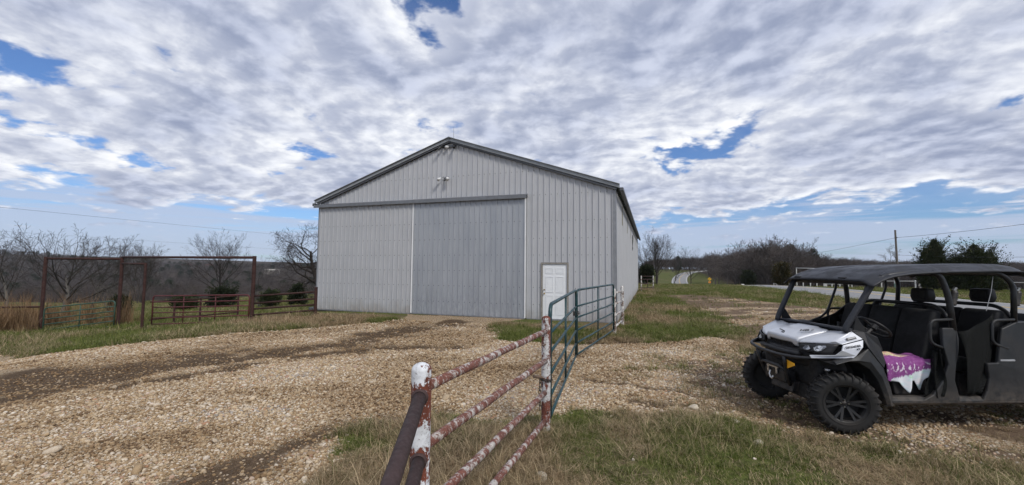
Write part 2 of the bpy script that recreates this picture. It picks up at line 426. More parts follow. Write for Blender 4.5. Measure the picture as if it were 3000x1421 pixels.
def axis(near, step, grow, far):
    a = [near[0]]
    while a[-1] < near[1]: a.append(a[-1] + step)
    s = step; up = []; q = a[-1]
    while q < far[1]: s *= grow; q += s; up.append(q)
    s = step; dn = []; q = a[0]
    while q > far[0]: s *= grow; q -= s; dn.append(q)
    return np.array(dn[::-1] + a + up)
gx = axis((-13, 11), .11, 1.055, (-6000, 6000)); gy = axis((1.5, 15), .11, 1.055, (-300, 7000))
GX, GY = np.meshgrid(gx, gy, indexing='ij'); fx, fy = GX.ravel(), GY.ravel()
GZ = hgt(fx, fy); gr_, mu_, di_, dr_ = masks(fx, fy)
_u, _v = uv_of(fx, fy)
GZ = GZ - .035 * mu_ * sstep(60, 30, fy) + .012 * (fbm(fx * 6, fy * 6, 91, 2) - .5) * sstep(22, 14, np.hypot(fx, fy)) * gr_
# the worn hollow under the sliding door
GZ = GZ - .15 * sstep(.9, .1, np.abs(_u - 13.0)) * sstep(-9.4, -8.8, _v) * sstep(-4.6, -5.6, _v)
nx, ny = len(gx), len(gy)
ii, jj = np.meshgrid(np.arange(nx - 1), np.arange(ny - 1), indexing='ij'); q0 = (ii * ny + jj).ravel()
quads = np.stack([q0, q0 + ny, q0 + ny + 1, q0 + 1], 1)
me = bpy.data.meshes.new('ground'); me.vertices.add(nx * ny); me.vertices.foreach_set('co', np.stack([fx, fy, GZ], 1).astype(np.float32).ravel())
me.loops.add(len(quads) * 4); me.polygons.add(len(quads)); me.loops.foreach_set('vertex_index', quads.astype(np.int32).ravel())
me.polygons.foreach_set('loop_start', np.arange(0, len(quads) * 4, 4, dtype=np.int32))
me.update(); me.validate()
wood = np.maximum(sstep(62, 72, fy + .12 * (fx + 30)) * sstep(-2, -12, _v), sstep(30, 36, _v) * sstep(58, 66, _u - .15 * _v + 6)) * 1.0
for k, d in (('gravel', gr_), ('mud', mu_), ('dirt', di_), ('dry', dr_), ('wood', wood)):
    a = me.attributes.new(k, 'FLOAT', 'POINT'); a.data.foreach_set('value', d.astype(np.float32))
me.shade_smooth()

n = NT('ground'); p = n.pos()
fine = n.noise(p, 14, 5, .65); mid = n.noise(p, 2.3, 5, .6); big = n.noise(p, .22, 4, .55)
soil = n.ramp(n.noise(p, 9, 6, .65), [(.3, (.052, .037, .026)), (.7, (.12, .088, .062))])
green = n.ramp(fine, [(.28, (.040, .048, .014)), (.5, (.080, .098, .026)), (.72, (.135, .140, .048))])
straw = n.ramp(fine, [(.28, (.07, .052, .03)), (.5, (.15, .115, .068)), (.72, (.25, .20, .125))])
dryf = n.step(n.math('ADD', n.math('MULTIPLY', n.attr('dry'), .55), n.math('MULTIPLY', mid, .6)), .38, .68)
turf = n.mix(dryf, green, straw)
turf = n.mix(n.math('MULTIPLY', n.step(mid, .46, .64), .6), turf, soil)
# far pasture is paler and greener than the thatch
farm = n.step(n.attr('wood'), 0, .01)
# stones as colour between the real ones
cell = n.voro(p, 52, 'F1', 'Color'); sepc = n.n('ShaderNodeSeparateColor'); n.l(cell, sepc.inputs[0])
stone = n.ramp(sepc.outputs[0], [(0, (.14, .090, .052)), (.18, (.29, .200, .115)), (.42, (.40, .300, .180)), (.62, (.48, .385, .255)), (.80, (.56, .49, .385)), (.95, (.40, .21, .10)), (1, (.62, .57, .50))])
gap = n.step(n.voro(p, 52, 'DISTANCE_TO_EDGE', 'Distance'), .0, .16)
stone = n.mix(n.math('MULTIPLY', n.math('SUBTRACT', 1, gap), .75), stone, (.09, .065, .045))
gf = n.step(n.math('ADD', n.attr('gravel'), n.math('MULTIPLY', n.math('SUBTRACT', fine, .5), .5)), .38, .62)
dirtc = n.ramp(n.noise(p, 5, 6, .65), [(.3, (.075, .050, .034)), (.55, (.15, .107, .074)), (.75, (.24, .185, .135))])
base = n.mix(n.step(n.math('ADD', n.attr('dirt'), n.math('MULTIPLY', n.math('SUBTRACT', mid, .5), .9)), .45, .7), turf, dirtc)
c = n.mix(gf, base, stone)
mudc = n.ramp(fine, [(.28, (.042, .027, .017)), (.5, (.080, .054, .035)), (.72, (.165, .117, .077))])
mf = n.step(n.math('ADD', n.attr('mud'), n.math('MULTIPLY', n.math('SUBTRACT', fine, .5), 1.0)), .18, .85)
c = n.mix(n.math('MULTIPLY', mf, .93), c, mudc)
leaf = n.ramp(n.noise(p, .8, 6, .7), [(.3, (.030, .024, .019)), (.7, (.075, .058, .043))])
c = n.mix(n.attr('wood'), c, leaf)
n.set(c, .97, 0, .06)
hs = n.math('ADD', n.math('MULTIPLY', gap, n.math('MULTIPLY', gf, .9)), n.math('MULTIPLY', fine, .8))
n.bump(hs, .55, .02)
me.materials.append(n.m)
ground = bpy.data.objects.new('ground', me); COL.objects.link(ground); tag(ground, kind='structure')

# ------------------------------------------------------------------ road
cl_u = np.array([-150, -80, 0, 30, 45, 60, 90, 150, 214, 240, 264, 290, 325, 360, 400, 460]); cl_v = np.array([17.3, 17.1, 17.0, 16.95, 16.75, 16.1, 14.4, 12.6, 12.8, 14.2, 16.4, 19.6, 25.8, 35, 52, 90])
us = np.concatenate([np.arange(-150, 110, 2.0), np.arange(110, 460, 4.0)]); 
vs = sum(np.interp(us + k, cl_u, cl_v) for k in (-14, -7, 0, 7, 14)) / 5
rc = np.stack(xy_of(us, vs), 1); tg = np.gradient(rc, axis=0); tg /= np.linalg.norm(tg, axis=1)[:, None]; nr = np.stack([tg[:, 1], -tg[:, 0]], 1)
def road_z(k, off):
    x, y = rc[k] + nr[k] * off; lift = .04 + .13 * (1 - min(1, abs(off) / 3.9)); 
    return x, y, max(hg(x, y), hg(rc[k][0], rc[k][1]) - .25) + lift
def strip(name, a, b, mat, dz, u0=-150, u1=470, dash=None, parent=None, thick=False):
    m = MB(); ks = [k for k in range(len(us)) if u0 <= us[k] <= u1]
    offs = np.linspace(a, b, 7 if b - a > 2 else 2)
    P = [[Vector(road_z(k, o)) + Vector((0, 0, dz)) for o in offs] for k in ks]
    if thick:
        P = [[r[0] - Vector((nr[k][0] * -.0 + .0, 0, .35)) - Vector((nr[k][0] * .25, nr[k][1] * .25, 0))] + r + [r[-1] + Vector((nr[k][0] * .25, nr[k][1] * .25, -.35))] for r, k in zip(P, ks)]
    m.grid(P); return m.build(name, mat, parent, smooth=True)
n = NT('asphalt'); p = n.pos()
n.set(n.mix(n.math('MULTIPLY', n.step(n.noise(p, .6, 5, .6), .4, .7), .5), n.ramp(n.noise(p, 60, 4, .7), [(.3, (.165, .166, .170)), (.7, (.26, .262, .266))]), (.30, .30, .30)), .9, 0, .3)
n.bump(n.noise(p, 130, 3), .3, .004)
worn('line_white', (.72, .72, .70), .7, 0, .1, 3); worn('line_yellow', (.60, .40, .09), .7, 0, .15, 3)
road = strip('road', -3.75, 3.75, 'asphalt', 0, thick=True); tag(road, kind='structure')
strip('edge_line', -3.42, -3.28, 'line_white', .004, parent=road); strip('edge_line', 3.28, 3.42, 'line_white', .004, parent=road)
strip('centre_line', -.17, -.06, 'line_yellow', .004, parent=road); strip('centre_line', .06, .17, 'line_yellow', .004, parent=road)
# ------------------------------------------------------------------ barn
def sheet_mat(name, dk, lt, streak=.5, rough=.45, metal=.25, dirt=(.20, .16, .12)):
    n = NT(name); o = n.obj()
    st = n.noise(n.map(o, (5, 5, .35)), 1.4, 6, .65); cl = n.noise(o, .9, 4, .6)
    c = n.ramp(n.math('ADD', n.math('MULTIPLY', st, streak), n.math('MULTIPLY', cl, 1 - streak)), [(.32, dk), (.68, lt)])
    sp = n.n('ShaderNodeSeparateXYZ'); n.l(o, sp.inputs[0])
    splash = n.math('MULTIPLY', n.step(n.math('ADD', sp.outputs['Z'], n.math('MULTIPLY', n.noise(o, 2.2, 5, .65), 1.1)), 1.15, .45), .42)
    c = n.mix(splash, c, dirt)
    n.set(c, n.step(n.noise(o, 3, 4), .3, .7, rough * .85, rough * 1.2), metal, .4)
    n.bump(n.noise(n.map(o, (1, 1, .25)), 2.5, 3), .12, .02); return n.m
sheet_mat('siding', (.405, .415, .435), (.485, .495, .515), rough=.5, metal=.1)
sheet_mat('door_sheet', (.39, .40, .418), (.465, .475, .492), rough=.5, metal=.1)
n = NT('galvanised_sheet'); o = n.obj()
cl = n.noise(n.map(o, (1.2, 1.2, .4)), 1.5, 5, .6); sp = n.n('ShaderNodeSeparateXYZ'); n.l(o, sp.inputs[0])
rub = n.math('MULTIPLY', n.step(n.math('ADD', sp.outputs['Z'], n.math('MULTIPLY', n.noise(n.map(o, (3, 3, 1)), 1.6, 7, .7), 2.6)), 2.9, 1.6), .6)
c = n.ramp(cl, [(.3, (.335, .355, .385)), (.5, (.372, .393, .422)), (.72, (.41, .43, .46))])
c = n.mix(rub, c, n.ramp(n.noise(n.map(o, (9, 9, 2)), 2.2, 6, .75), [(.35, (.23, .255, .29)), (.7, (.43, .455, .49))]))
n.set(c, n.step(cl, .3, .7, .38, .58), .35, .5); n.bump(n.noise(o, 3, 3), .15, .02)
worn('trim_grey', (.24, .25, .265), .45, .3, .15, 5); worn('trim_dark', (.085, .09, .10), .5, .2, .2, 5); worn('trim_white', (.74, .75, .76), .45, 0, .06, 4)
worn('header_grey', (.15, .158, .17), .45, .3, .15, 5); worn('rake_trim', (.27, .285, .295), .45, .25, .12, 4); worn('roof_sheet', (.20, .23, .23), .45, .3, .12, 2)
worn('door_white', (.74, .76, .78), .4, 0, .05, 3); worn('jamb_wood', (.24, .225, .20), .8, 0, .3, 12)
worn('inside_dark', (.05, .045, .04), .9, 0, .2, 3); worn('screw', (.09, .09, .10), .5, .4, .2, 20); worn('brass', (.30, .22, .10), .3, .9, .2, 30)
worn('skylight', (.20, .19, .15), .5, 0, .25, 3); worn('black_iron', (.015, .015, .016), .5, .3, .3, 20)
worn('fixture_white', (.62, .63, .64), .35, 0, .08, 20); worn('concrete', (.33, .31, .28), .9, 0, .2, 6)

BW, BL, EH, AH = 13.24, 25.9, 4.80, 7.08
BO = Vector((-8.97, 19.14, 0)) + .12 * Vector((CY, -SY, 0))
barn = thing('barn', 'large pale grey metal barn with sliding doors and a low gable roof', 'barn', BO, -YAW)
def top_at(x): return EH + (AH - EH) * (1 - abs(x - BW / 2) / (BW / 2))
RS = .2286                                        # rib spacing: 9 inches
def rib_profile(x0, x1, off=.11):
    """(x, height) points of the sheet's outline between x0 and x1; ribs stand every 9 inches"""
    def rh(x):
        d = abs((x - off + RS / 2) % RS - RS / 2); return .032 * max(0, min(1, (.024 - d) / .008))
    pts = [(x0, rh(x0))]; k = math.floor((x0 - off) / RS)
    while True:
        c = off + k * RS
        if c > x1: break
        for dx, h in ((-.024, 0), (-.016, .032), (.016, .032), (.024, 0)):
            if x0 < c + dx < x1: pts.append((c + dx, h))
        k += 1
    return pts + [(x1, rh(x1))]
def ribbed(x0, x1, zlo, zhi, y0, sign=-1, axis='x', off=.11):
    """one sheet; zlo and zhi are heights or functions of x; ribs stand out along sign*normal"""
    m = MB(); f = lambda q, x: q(x) if callable(q) else q
    pr = rib_profile(x0, x1, off)
    if axis == 'x': P = [[(x, y0 + sign * h, f(zlo, x)), (x, y0 + sign * h, f(zhi, x))] for x, h in pr]
    else: P = [[(y0 + sign * h, x, f(zlo, x)), (y0 + sign * h, x, f(zhi, x))] for x, h in pr]
    m.grid(P); return m
def screw_rows(m, x0, x1, rows, y0, sign=-1, axis='x', off=.11, lim=None):
    k = math.ceil((x0 - off) / RS)
    while off + k * RS < x1:
        x = off + k * RS
        for z in rows:
            if lim and not lim(x, z): continue
            c = (x + .037, y0 + sign * .006, z) if axis == 'x' else (y0 + sign * .006, x + .037, z)
            m.box(c, (.022, .013, .022) if axis == 'x' else (.013, .022, .022))
        k += 1
GIRT = [.55, 1.19, 1.80, 2.42, 3.05, 3.71]
PW = RS * 4
DX0, DX1, DZ = 10.56, 11.49, 2.08                 # walk door
# front wall, sheet by sheet
edges = [.0]
while edges[-1] + PW < BW - .01: edges.append(edges[-1] + PW)
edges.append(BW)
for a, b in zip(edges[:-1], edges[1:]):
    cuts = sorted({a, b} | {q for q in (DX0 - .06, DX1 + .06, BW / 2, 9.86) if a < q < b})
    m = MB()
    for c, d in zip(cuts[:-1], cuts[1:]):
        mid = (c + d) / 2; lo = DZ + .06 if DX0 - .06 < mid < DX1 + .06 else (4.60 if mid < 9.86 else .02)
        q = ribbed(c, d, lo, lambda x: top_at(x) - .02, 0); m.add(q.v, q.f)
    m.build('siding_panel', 'siding', barn, fix=False)
m = MB(); screw_rows(m, 9.98, BW - .1, GIRT + [4.72], 0, lim=lambda x, z: not (DX0 - .1 < x < DX1 + .05 and z < DZ + .05))
screw_rows(m, 1.2, BW - 1.0, [5.66], 0, lim=lambda x, z: z < top_at(x) - .15)
tag(m.build('wall_screws', 'screw', barn), kind='stuff')
# side walls and back wall
m = MB()
for j in range(int(BL / PW) + 1):
    a, b = j * PW, min(BL, (j + 1) * PW)
    if b - a < .05: continue
    ribbed(a, b, .02, EH - .02, BW, 1, 'y').build('siding_panel', 'siding', barn, fix=False)
    ribbed(a, b, -1.2, EH - .02, 0, -1, 'y').build('siding_panel', 'siding', barn, fix=False)
for a, b in zip(edges[:-1], edges[1:]):
    m = MB(); cuts = sorted({a, b} | ({BW / 2} if a < BW / 2 < b else set()))
    for c, d in zip(cuts[:-1], cuts[1:]):
        q = ribbed(c, d, -.9, lambda x: top_at(x) - .02, BL, 1); m.add(q.v, q.f)
    m.build('siding_panel', 'siding', barn, fix=False)
m = MB(); screw_rows(m, .2, BL - .2, GIRT, BW, 1, 'y'); tag(m.build('wall_screws', 'screw', barn), kind='stuff')
# skylight strips let into the right wall near the eave
for y in (3.5, 7.45, 11.45, 15.55, 19.4, 23.4):
    ribbed(y - .26, y + .26, 3.82, 4.66, BW + .004, 1, 'y').build('skylight', 'skylight', barn, fix=False)
# floor, and an added dark panel standing in for interior shade
m = MB(); m.span((.1, .1, -.02), (BW - .1, BL - .1, .0)); m.build('floor_slab', 'inside_dark', barn)
m = MB(); m.span((.35, .75, 0), (BW - .35, .80, 4.7)); m.build('dark_backing', 'inside_dark', barn)
# roof
for sgn in (0, 1):
    for j in range(int(BL / PW) + 1):
        y0, y1 = -.13 + j * PW, min(BL + .13, -.13 + (j + 1) * PW)
        if y1 - y0 < .05: continue
        P = []
        for y, h in rib_profile(y0, y1):
            P.append([(BW / 2, y, AH + .10 + h), ((-.16 if sgn == 0 else BW + .16), y, EH + .045 + h)])
        MB().grid(P).build('roof_sheet', 'roof_sheet', barn, fix=False)
sl_ = (AH - EH) / (BW / 2)
for sgn, y in ((-1, -.15), (1, -.15), (-1, BL + .15), (1, BL + .15)):
    xo = -.17 if sgn < 0 else BW + .17; zo = EH + .06 - .0
    m = MB()
    for (ya, yb, za, zb) in ((y - .012, y + .012, -.060, .070), (y - .07, y + .07, .070, .088)):
        vsx = [(xo, zo + za - .0), (BW / 2, AH + .10 + za + .005), (BW / 2, AH + .10 + zb + .005), (xo, zo + zb)]
        m.prism(vsx, 'y', ya, yb)
    m.build('rake_trim', 'rake_trim', barn)
for y in (-.02,):
    for sgn in (-1, 1):
        xo = -.05 if sgn < 0 else BW + .05
        MB().prism([(xo, EH - .055), (BW / 2, AH - .01), (BW / 2, AH + .07), (xo, EH + .02)], 'y', -.128, -.062).build('painted_rake_shadow', 'trim_dark', barn)  # dark strip standing in for the shadow line below the rake trim
m = MB(); m.prism([(BW / 2 - .28, AH + .085), (BW / 2, AH + .185), (BW / 2 + .28, AH + .085), (BW / 2 + .28, AH + .105), (BW / 2, AH + .205), (BW / 2 - .28, AH + .105)], 'y', -.20, BL + .2); m.build('ridge_cap', 'roof_sheet', barn)
m = MB(); m.prism([(BW / 2 - .10, AH + .12), (BW / 2, AH + .165), (BW / 2 + .10, AH + .12)], 'y', -.215, -.202); m.build('ridge_closure', 'trim_dark', barn)
for x0, x1 in ((-.30, -.165), (BW + .165, BW + .30)):
    m = MB(); m.span((x0, -.16, EH - .11), (x1, BL + .16, EH + .02)); m.build('gutter', 'trim_dark', barn, bevel=.02)
# corner trims, base trim
for x in (-.024, BW + .024):
    s = 1 if x > 0 else -1
    m = MB(); m.span((x - s * .15, -.032, -.06), (x + s * .004, -.024, EH - .05)); m.span((x + s * .004, -.032, -.06), (x + s * .012, .13, EH - .05)); m.build('corner_trim', 'trim_grey', barn)
m = MB(); m.span((BW + .024, BL - .12, 0), (BW + .034, BL + .05, EH - .05)); m.build('corner_trim', 'trim_grey', barn)
for a, b in ((9.96, DX0 - .07), (DX1 + .07, BW - .14)):
    m = MB(); m.span((a, -.026, -.03), (b, -.004, .03)); m.build('base_trim', 'trim_grey', barn)
m = MB(); m.span((-.10, -.34, -.07), (.12, -.035, .10)); m.build('door_guide', 'trim_dark', barn, bevel=.01)
m = MB(); m.span((0, -.03, -.35), (BW, .1, -.045)); m.build('footing', 'concrete', barn)
# sliding doors
def sliding(x0, x1, z0, z1, y, mat, edge):
    fr = MB(); fr.span((x0, y, z0), (x1, y + .045, z1)); door = fr.build('sliding_door', mat, barn)
    a = x0 + .01
    while a < x1 - .05:
        b = min(a + PW, x1 - .01); ribbed(a, b, z0 + .02, z1, y - .003, off=x0 + .11).build('door_sheet', mat, door, fix=False); a = b
    m = MB(); screw_rows(m, x0 + .1, x1 - .05, GIRT, y - .003, off=x0 + .11); tag(m.build('door_screws', 'screw', door), kind='stuff')
    for x in edge:
        m = MB(); m.span((x - .028, y - .034, z0), (x + .028, y + .02, z1)); m.build('edge_trim', 'trim_white', door)
    m = MB(); m.span((x0, y - .03, z0 - .035), (x1, y + .05, z0 - .002)); m.build('bottom_rail', 'trim_grey', door)
    return door
d1 = sliding(.10, 4.93, .02, 4.62, -.115, 'door_sheet', [])
tag(d1, 'pale grey left-hand sliding door')
d2 = sliding(4.97, 9.90, .045, 4.62, -.115, 'galvanised_sheet', [5.0, 9.90])
tag(d2, 'blue-grey galvanised right-hand sliding door, scuffed low down')
m = MB(); m.prism([(-.035, 4.775), (-.10, 4.76), (-.245, 4.72), (-.255, 4.585), (-.235, 4.585), (-.225, 4.70), (-.035, 4.745)], 'x', -.13, 5.0)
m.build('door_track_cover', 'header_grey', barn)
m = MB(); m.prism([(-.035, 4.78), (-.10, 4.765), (-.250, 4.725), (-.260, 4.58), (-.240, 4.58), (-.230, 4.705), (-.035, 4.75)], 'x', 5.0, 9.97)
m.build('door_track_cover', 'header_grey', barn)
m = MB(); m.span((-.13, -.20, 4.635), (9.97, -.05, 4.70)); m.build('door_track', 'trim_dark', barn)
# walk door
m = MB(); m.span((DX0 - .055, -.05, .0), (DX0, .03, DZ)); m.span((DX1, -.05, .0), (DX1 + .055, .03, DZ)); m.span((DX0 - .055, -.05, DZ), (DX1 + .055, .03, DZ + .055)); m.build('door_jamb', 'jamb_wood', barn)
m = MB(); m.span((DX0 + .006, -.012, .05), (DX1 - .006, .03, DZ - .006)); wd = m.build('walk_door', 'door_white', barn, bevel=.003); tag(wd, 'white six-panel walk door')
dw = DX1 - DX0
for (za, zb) in ((1.72, 1.93), (1.02, 1.62), (.20, .92)):
    for (xa, xb) in ((DX0 + .12, DX0 + dw / 2 - .05), (DX0 + dw / 2 + .05, DX1 - .12)):
        m = MB(); w_ = .028
        for a, b in (((xa, za), (xb, za + w_)), ((xa, zb - w_), (xb, zb)), ((xa, za + w_), (xa + w_, zb - w_)), ((xb - w_, za + w_), (xb, zb - w_))): m.span((a[0], -.024, a[1]), (b[0], -.011, b[1]))
        m.span((xa + .045, -.018, za + .045), (xb - .045, -.0115, zb - .045)); m.build('door_panel', 'door_white', wd, bevel=.004)
for z, r in ((1.12, .026), (.98, .030)):
    m = MB(); m.lathe([(0, -.075), (r * .8, -.072), (r, -.055), (r * .5, -.03), (r * 1.1, -.02), (r * 1.1, -.012)], 14, 'y', (DX0 + .07, 0, z)); m.build('door_knob' if z < 1 else 'deadbolt', 'brass', wd, smooth=True)
m = MB(); m.span((DX0, -.09, .0), (DX1, .03, .045)); m.build('threshold', 'trim_grey', barn)
# floodlight below the gable and camera cluster at the peak
fl = thing('floodlight', 'twin-headed floodlight on the barn gable below its peak', 'floodlight', barn.matrix_world @ Vector((0, 0, 0)))
fl.location = BO + Matrix.Rotation(-YAW, 3, 'Z') @ Vector((6.42, -.02, 5.60)); fl.rotation_euler = (0, 0, -YAW)
m = MB(); m.lathe([(0, -.05), (.055, -.045), (.06, -.01), (.06, 0)], 14, 'y'); m.build('base', 'trim_grey', fl, smooth=True)
for s in (-1, 1):
    m = MB(); m.tube([(0, -.04, 0), (s * .07, -.10, .03), (s * .13, -.14, -.01)], .013, 6); m.build('arm', 'trim_grey', fl)
    hd = MB(); A = Vector((s * .13, -.13, -.01)); B = A + Vector((s * .10, -.12, -.09)); hd.tube([A, A.lerp(B, .3), A.lerp(B, .5), B], [.03, .045, .062, .075], 12); hd.build('lamp_head', 'fixture_white', fl, smooth=True)
m = MB(); m.tube([(.02, -.05, -.05), (.02, -.11, -.11)], [.03, .035], 10); m.build('sensor', 'trim_dark', fl)
sc = thing('security_camera_cluster', 'dark security cameras and small white lamp under the barn peak', 'camera', BO + Matrix.Rotation(-YAW, 3, 'Z') @ Vector((6.60, -.03, 6.90)), -YAW)
m = MB(); m.span((-.25, -.03, -.02), (.27, .0, .05)); m.build('bracket', 'trim_dark', sc)
for x, dx in ((-.26, -.14), (.22, .10)):
    m = MB(); m.tube([(x, -.05, .0), (x + dx * .5, -.20, -.05), (x + dx, -.26, -.14)], [.04, .05, .05], 10); m.build('camera_body', 'black_iron', sc)
m = MB(); m.tube([(-.06, -.04, .0), (-.10, -.16, -.05)], [.05, .065], 12); m.build('lamp_head', 'fixture_white', sc, smooth=True)
an = thing('antenna', 'thin whip antenna standing above the barn ridge', 'antenna', BO + Matrix.Rotation(-YAW, 3, 'Z') @ Vector((6.74, .02, AH + .05)), -YAW)
m = MB(); m.tube([(0, 0, 0), (0, 0, .62)], [.011, .005], 5); m.build('rod', 'trim_grey', an); m = MB(); m.box((0, 0, .05), (.05, .05, .08)); m.build('mount', 'trim_dark', an)
# star ornament on the right wall
st = thing('barn_star', 'black metal star ornament hung high on the barn right wall', 'ornament', BO + Matrix.Rotation(-YAW, 3, 'Z') @ Vector((BW + .03, 13.6, 3.70)), -YAW)
def star(m, cy, cz, r, n=5, d=.05):
    ring = [(cy + (r if i % 2 == 0 else r * .42) * sin(pi * i / n), cz + (r if i % 2 == 0 else r * .42) * cos(pi * i / n)) for i in range(2 * n)]
    vs = [(.0, y, z) for y, z in ring] + [(d, cy, cz)]
    return m.add(vs, [(i, (i + 1) % (2 * n), 2 * n) for i in range(2 * n)] + [tuple(range(2 * n - 1, -1, -1))])
star(MB(), 0, .17, .30).build('star', 'black_iron', st); star(MB(), 0, -.37, .22).build('star', 'black_iron', st)
m = MB(); m.tube([(.02, .34 * cos(a), .17 + .34 * sin(a)) for a in np.linspace(0, 2 * pi, 25)], .016, 6); m.build('ring', 'black_iron', st)
m = MB(); m.tube([(.02, 0, -.14), (.02, 0, -.22)], .012, 6); m.build('link', 'black_iron', st)
# ------------------------------------------------------------------ pipe fences and gates
def peel(name, under, paint, lo, hi, scale=7, streak=(1, 1, .45), rough=.6, joints=()):
    n = NT(name); o = n.obj(); q = n.map(o, streak)
    f = n.math('ADD', n.math('MULTIPLY', n.noise(q, scale, 8, .68, .3), .72), n.math('MULTIPLY', n.noise(o, scale * 5, 5, .7), .28))
    if joints:                                   # rust gathers at the welds and runs down from them
        sp = n.n('ShaderNodeSeparateXYZ'); n.l(o, sp.inputs[0]); wob = n.math('MULTIPLY', n.math('SUBTRACT', n.noise(n.map(o, (9, 9, 2)), 3, 4), .5), .12)
        zz = n.math('ADD', sp.outputs['Z'], wob); bad = None
        for z in joints:
            q_ = n.math('MULTIPLY', n.step(zz, z - .27, z - .02), n.step(zz, z + .085, z + .045)); bad = q_ if bad is None else n.math('MAXIMUM', bad, q_)
        f = n.math('SUBTRACT', f, n.math('MULTIPLY', bad, .08))
    k = n.step(f, lo, hi)
    rust = n.ramp(n.noise(q, scale * 2.2, 6, .7), [(.28, tuple(c * .45 for c in under)), (.55, under), (.75, (min(1, under[0] * 1.5), under[1] * 1.35, under[2] * 1.2))])
    pt = n.ramp(n.noise(o, scale * 3, 5, .6), [(.35, tuple(c * .72 for c in paint)), (.6, paint)])
    fleck = n.step(n.noise(o, 70, 3, .6), .62, .68)
    n.set(n.mix(n.math('MULTIPLY', fleck, .75), n.mix(k, rust, pt), n.mix(k, paint, (.07, .05, .045))), n.step(k, 0, 1, .85, rough), 0, .35)
    n.bump(n.math('ADD', k, n.math('MULTIPLY', n.noise(o, 90, 3), .4)), .45, .0025); return n.m
peel('rail_peeling', (.165, .066, .050), (.52, .49, .46), .485, .575, 15)
peel('post_peeling', (.155, .046, .028), (.68, .70, .73), .455, .485, 8, joints=(1.165, .82, .47))
peel('post_rusty', (.15, .050, .034), (.60, .60, .60), .455, .50, 11, joints=(1.38, 1.10, .30))
peel('post_white', (.14, .085, .06), (.66, .65, .63), .475, .52, 9)
worn('pipe_brown', (.060, .036, .034), .75, .1, .25, 16, .35, .0015)
worn('pipe_rust_red', (.044, .020, .017), .8, 0, .35, 6, .3)
n = NT('gate_green'); o = n.obj(); n.set(n.ramp(n.noise(o, 5, 6, .65), [(.3, (.004, .030, .037)), (.7, (.009, .050, .058))]), n.step(n.noise(o, 12, 3), .3, .7, .3, .5), 0, .5)
worn('gate_green_old', (.030, .070, .050), .65, 0, .3, 6); worn('gate_red', (.088, .014, .017), .6, 0, .3, 6)
worn('chain_steel', (.06, .055, .05), .5, .7, .4, 40); worn('hole_dark', (.006, .005, .005), .9); worn('bolt_rust', (.16, .11, .08), .6, .4, .3, 30)

def pipe(a, b, r, mat, parent, name='rail', n=12, wob=.0, cap=True):
    a, b = Vector(a), Vector(b); k = 7 if wob else 2
    pts = [a.lerp(b, i / (k - 1)) + Vector((0, 0, wob * sin(2.6 * i))) for i in range(k)]
    return MB().tube(pts, r, n, cap).build(name, mat, parent, smooth=True, bevel=0)
def cpost(p, h, r, mat, parent, name='post', dome=True, n=18, sink=.25):
    pr = [(r, -sink), (r, h * .5), (r, h - r * (.75 if dome else .02))]
    pr += [(r * cos(t), h - r * .75 + r * .75 * sin(t)) for t in np.linspace(.2, pi / 2 - .02, 6)] if dome else [(r * .98, h), (0.002, h)]
    o = MB().lathe(pr, n, 'z').build(name, mat, parent, smooth=dome); o.location = p
    return o

# the near fence: peeling red and white pipe, with bare brown rails coming towards the camera
PA = Vector((-.508, 2.42, 0)); PB = Vector((.41, 4.97, 0)); PE = Vector((-.308, -.45, 0))
nf = thing('pipe_fence', 'nearest pipe fence, peeling white paint over rusty red, brown rails in front', 'fence', PA)
cpost((0, 0, 0), 1.345, .057, 'post_peeling', nf); tb = PB - PA; cpost(tb, 1.335, .053, 'post_rusty', nf); te = PE - PA; cpost(te, .95, .057, 'post_peeling', nf)
dirv = (PB - PA).normalized()
for za, zb in ((1.195, 1.155), (.865, .815), (.50, .455), (.17, .135)):
    pipe(Vector((0, 0, za)) + dirv * .045, tb + Vector((0, 0, zb)) - dirv * .04, .0305, 'rail_peeling', nf, wob=.003)
dv2 = (PE - PA).normalized()
for za in (1.165, .82, .55):
    pipe(Vector((0, 0, za)) + dv2 * .045, te + Vector((0, 0, za - .39)) - dv2 * .04, .0365, 'pipe_brown', nf, n=20)
    m = MB(); m.lathe([(.0365, .0), (.046, .004), (.048, .012), (.040, .022), (.0365, .026)], 18, 'x'); w_ = m.build('weld', 'pipe_brown', nf, smooth=True)
    w_.location = Vector((0, 0, za)) + dv2 * .042; w_.rotation_euler = Vector((dv2.x, dv2.y, 0)).to_track_quat('X', 'Z').to_euler()
for z, dx in ((1.27, -.006), (.235, .006)):
    m = MB(); m.lathe([(.017, -.002), (.017, .002), (0, .002)], 14, 'y'); h_ = m.build('bolt_hole', 'hole_dark', nf); h_.location = tb + Vector((dx, -.0535, z))
m = MB(); m.tube([(0, 0, 0), (-.03, -.05, -.012)], .011, 8); h_ = m.build('bolt', 'bolt_rust', nf); h_.location = tb + Vector((-.01, -.045, 1.01))
m = MB(); m.tube([(.02, .0, 0), (-.10, -.06, .03)], .017, 10); h_ = m.build('latch_pin', 'bolt_rust', nf); h_.location = tb + Vector((-.05, -.02, .62))
def link_mesh():
    m = MB(); pts = []
    for t in np.linspace(0, 2 * pi, 13)[:-1]: pts.append((.019 * cos(t) + (.010 if cos(t) > 0 else -.010), .013 * sin(t), 0))
    m.tube(pts + [pts[0]], .0042, 5, cap=False); return m.mesh('link', 'chain_steel', True)
LM = link_mesh()
ch = thing('gate_chain', 'dark steel chain wrapped round the peeling post beside the green gate', 'chain', PB + Vector((0, 0, .60)))
for k in range(13):
    a = -2.9 + k * 2 * pi / 13 * .98
    place('link', LM, ch, (.063 * cos(a), .063 * sin(a), .006 * sin(k)), (pi / 2 * (k % 2), 0, a + pi / 2))
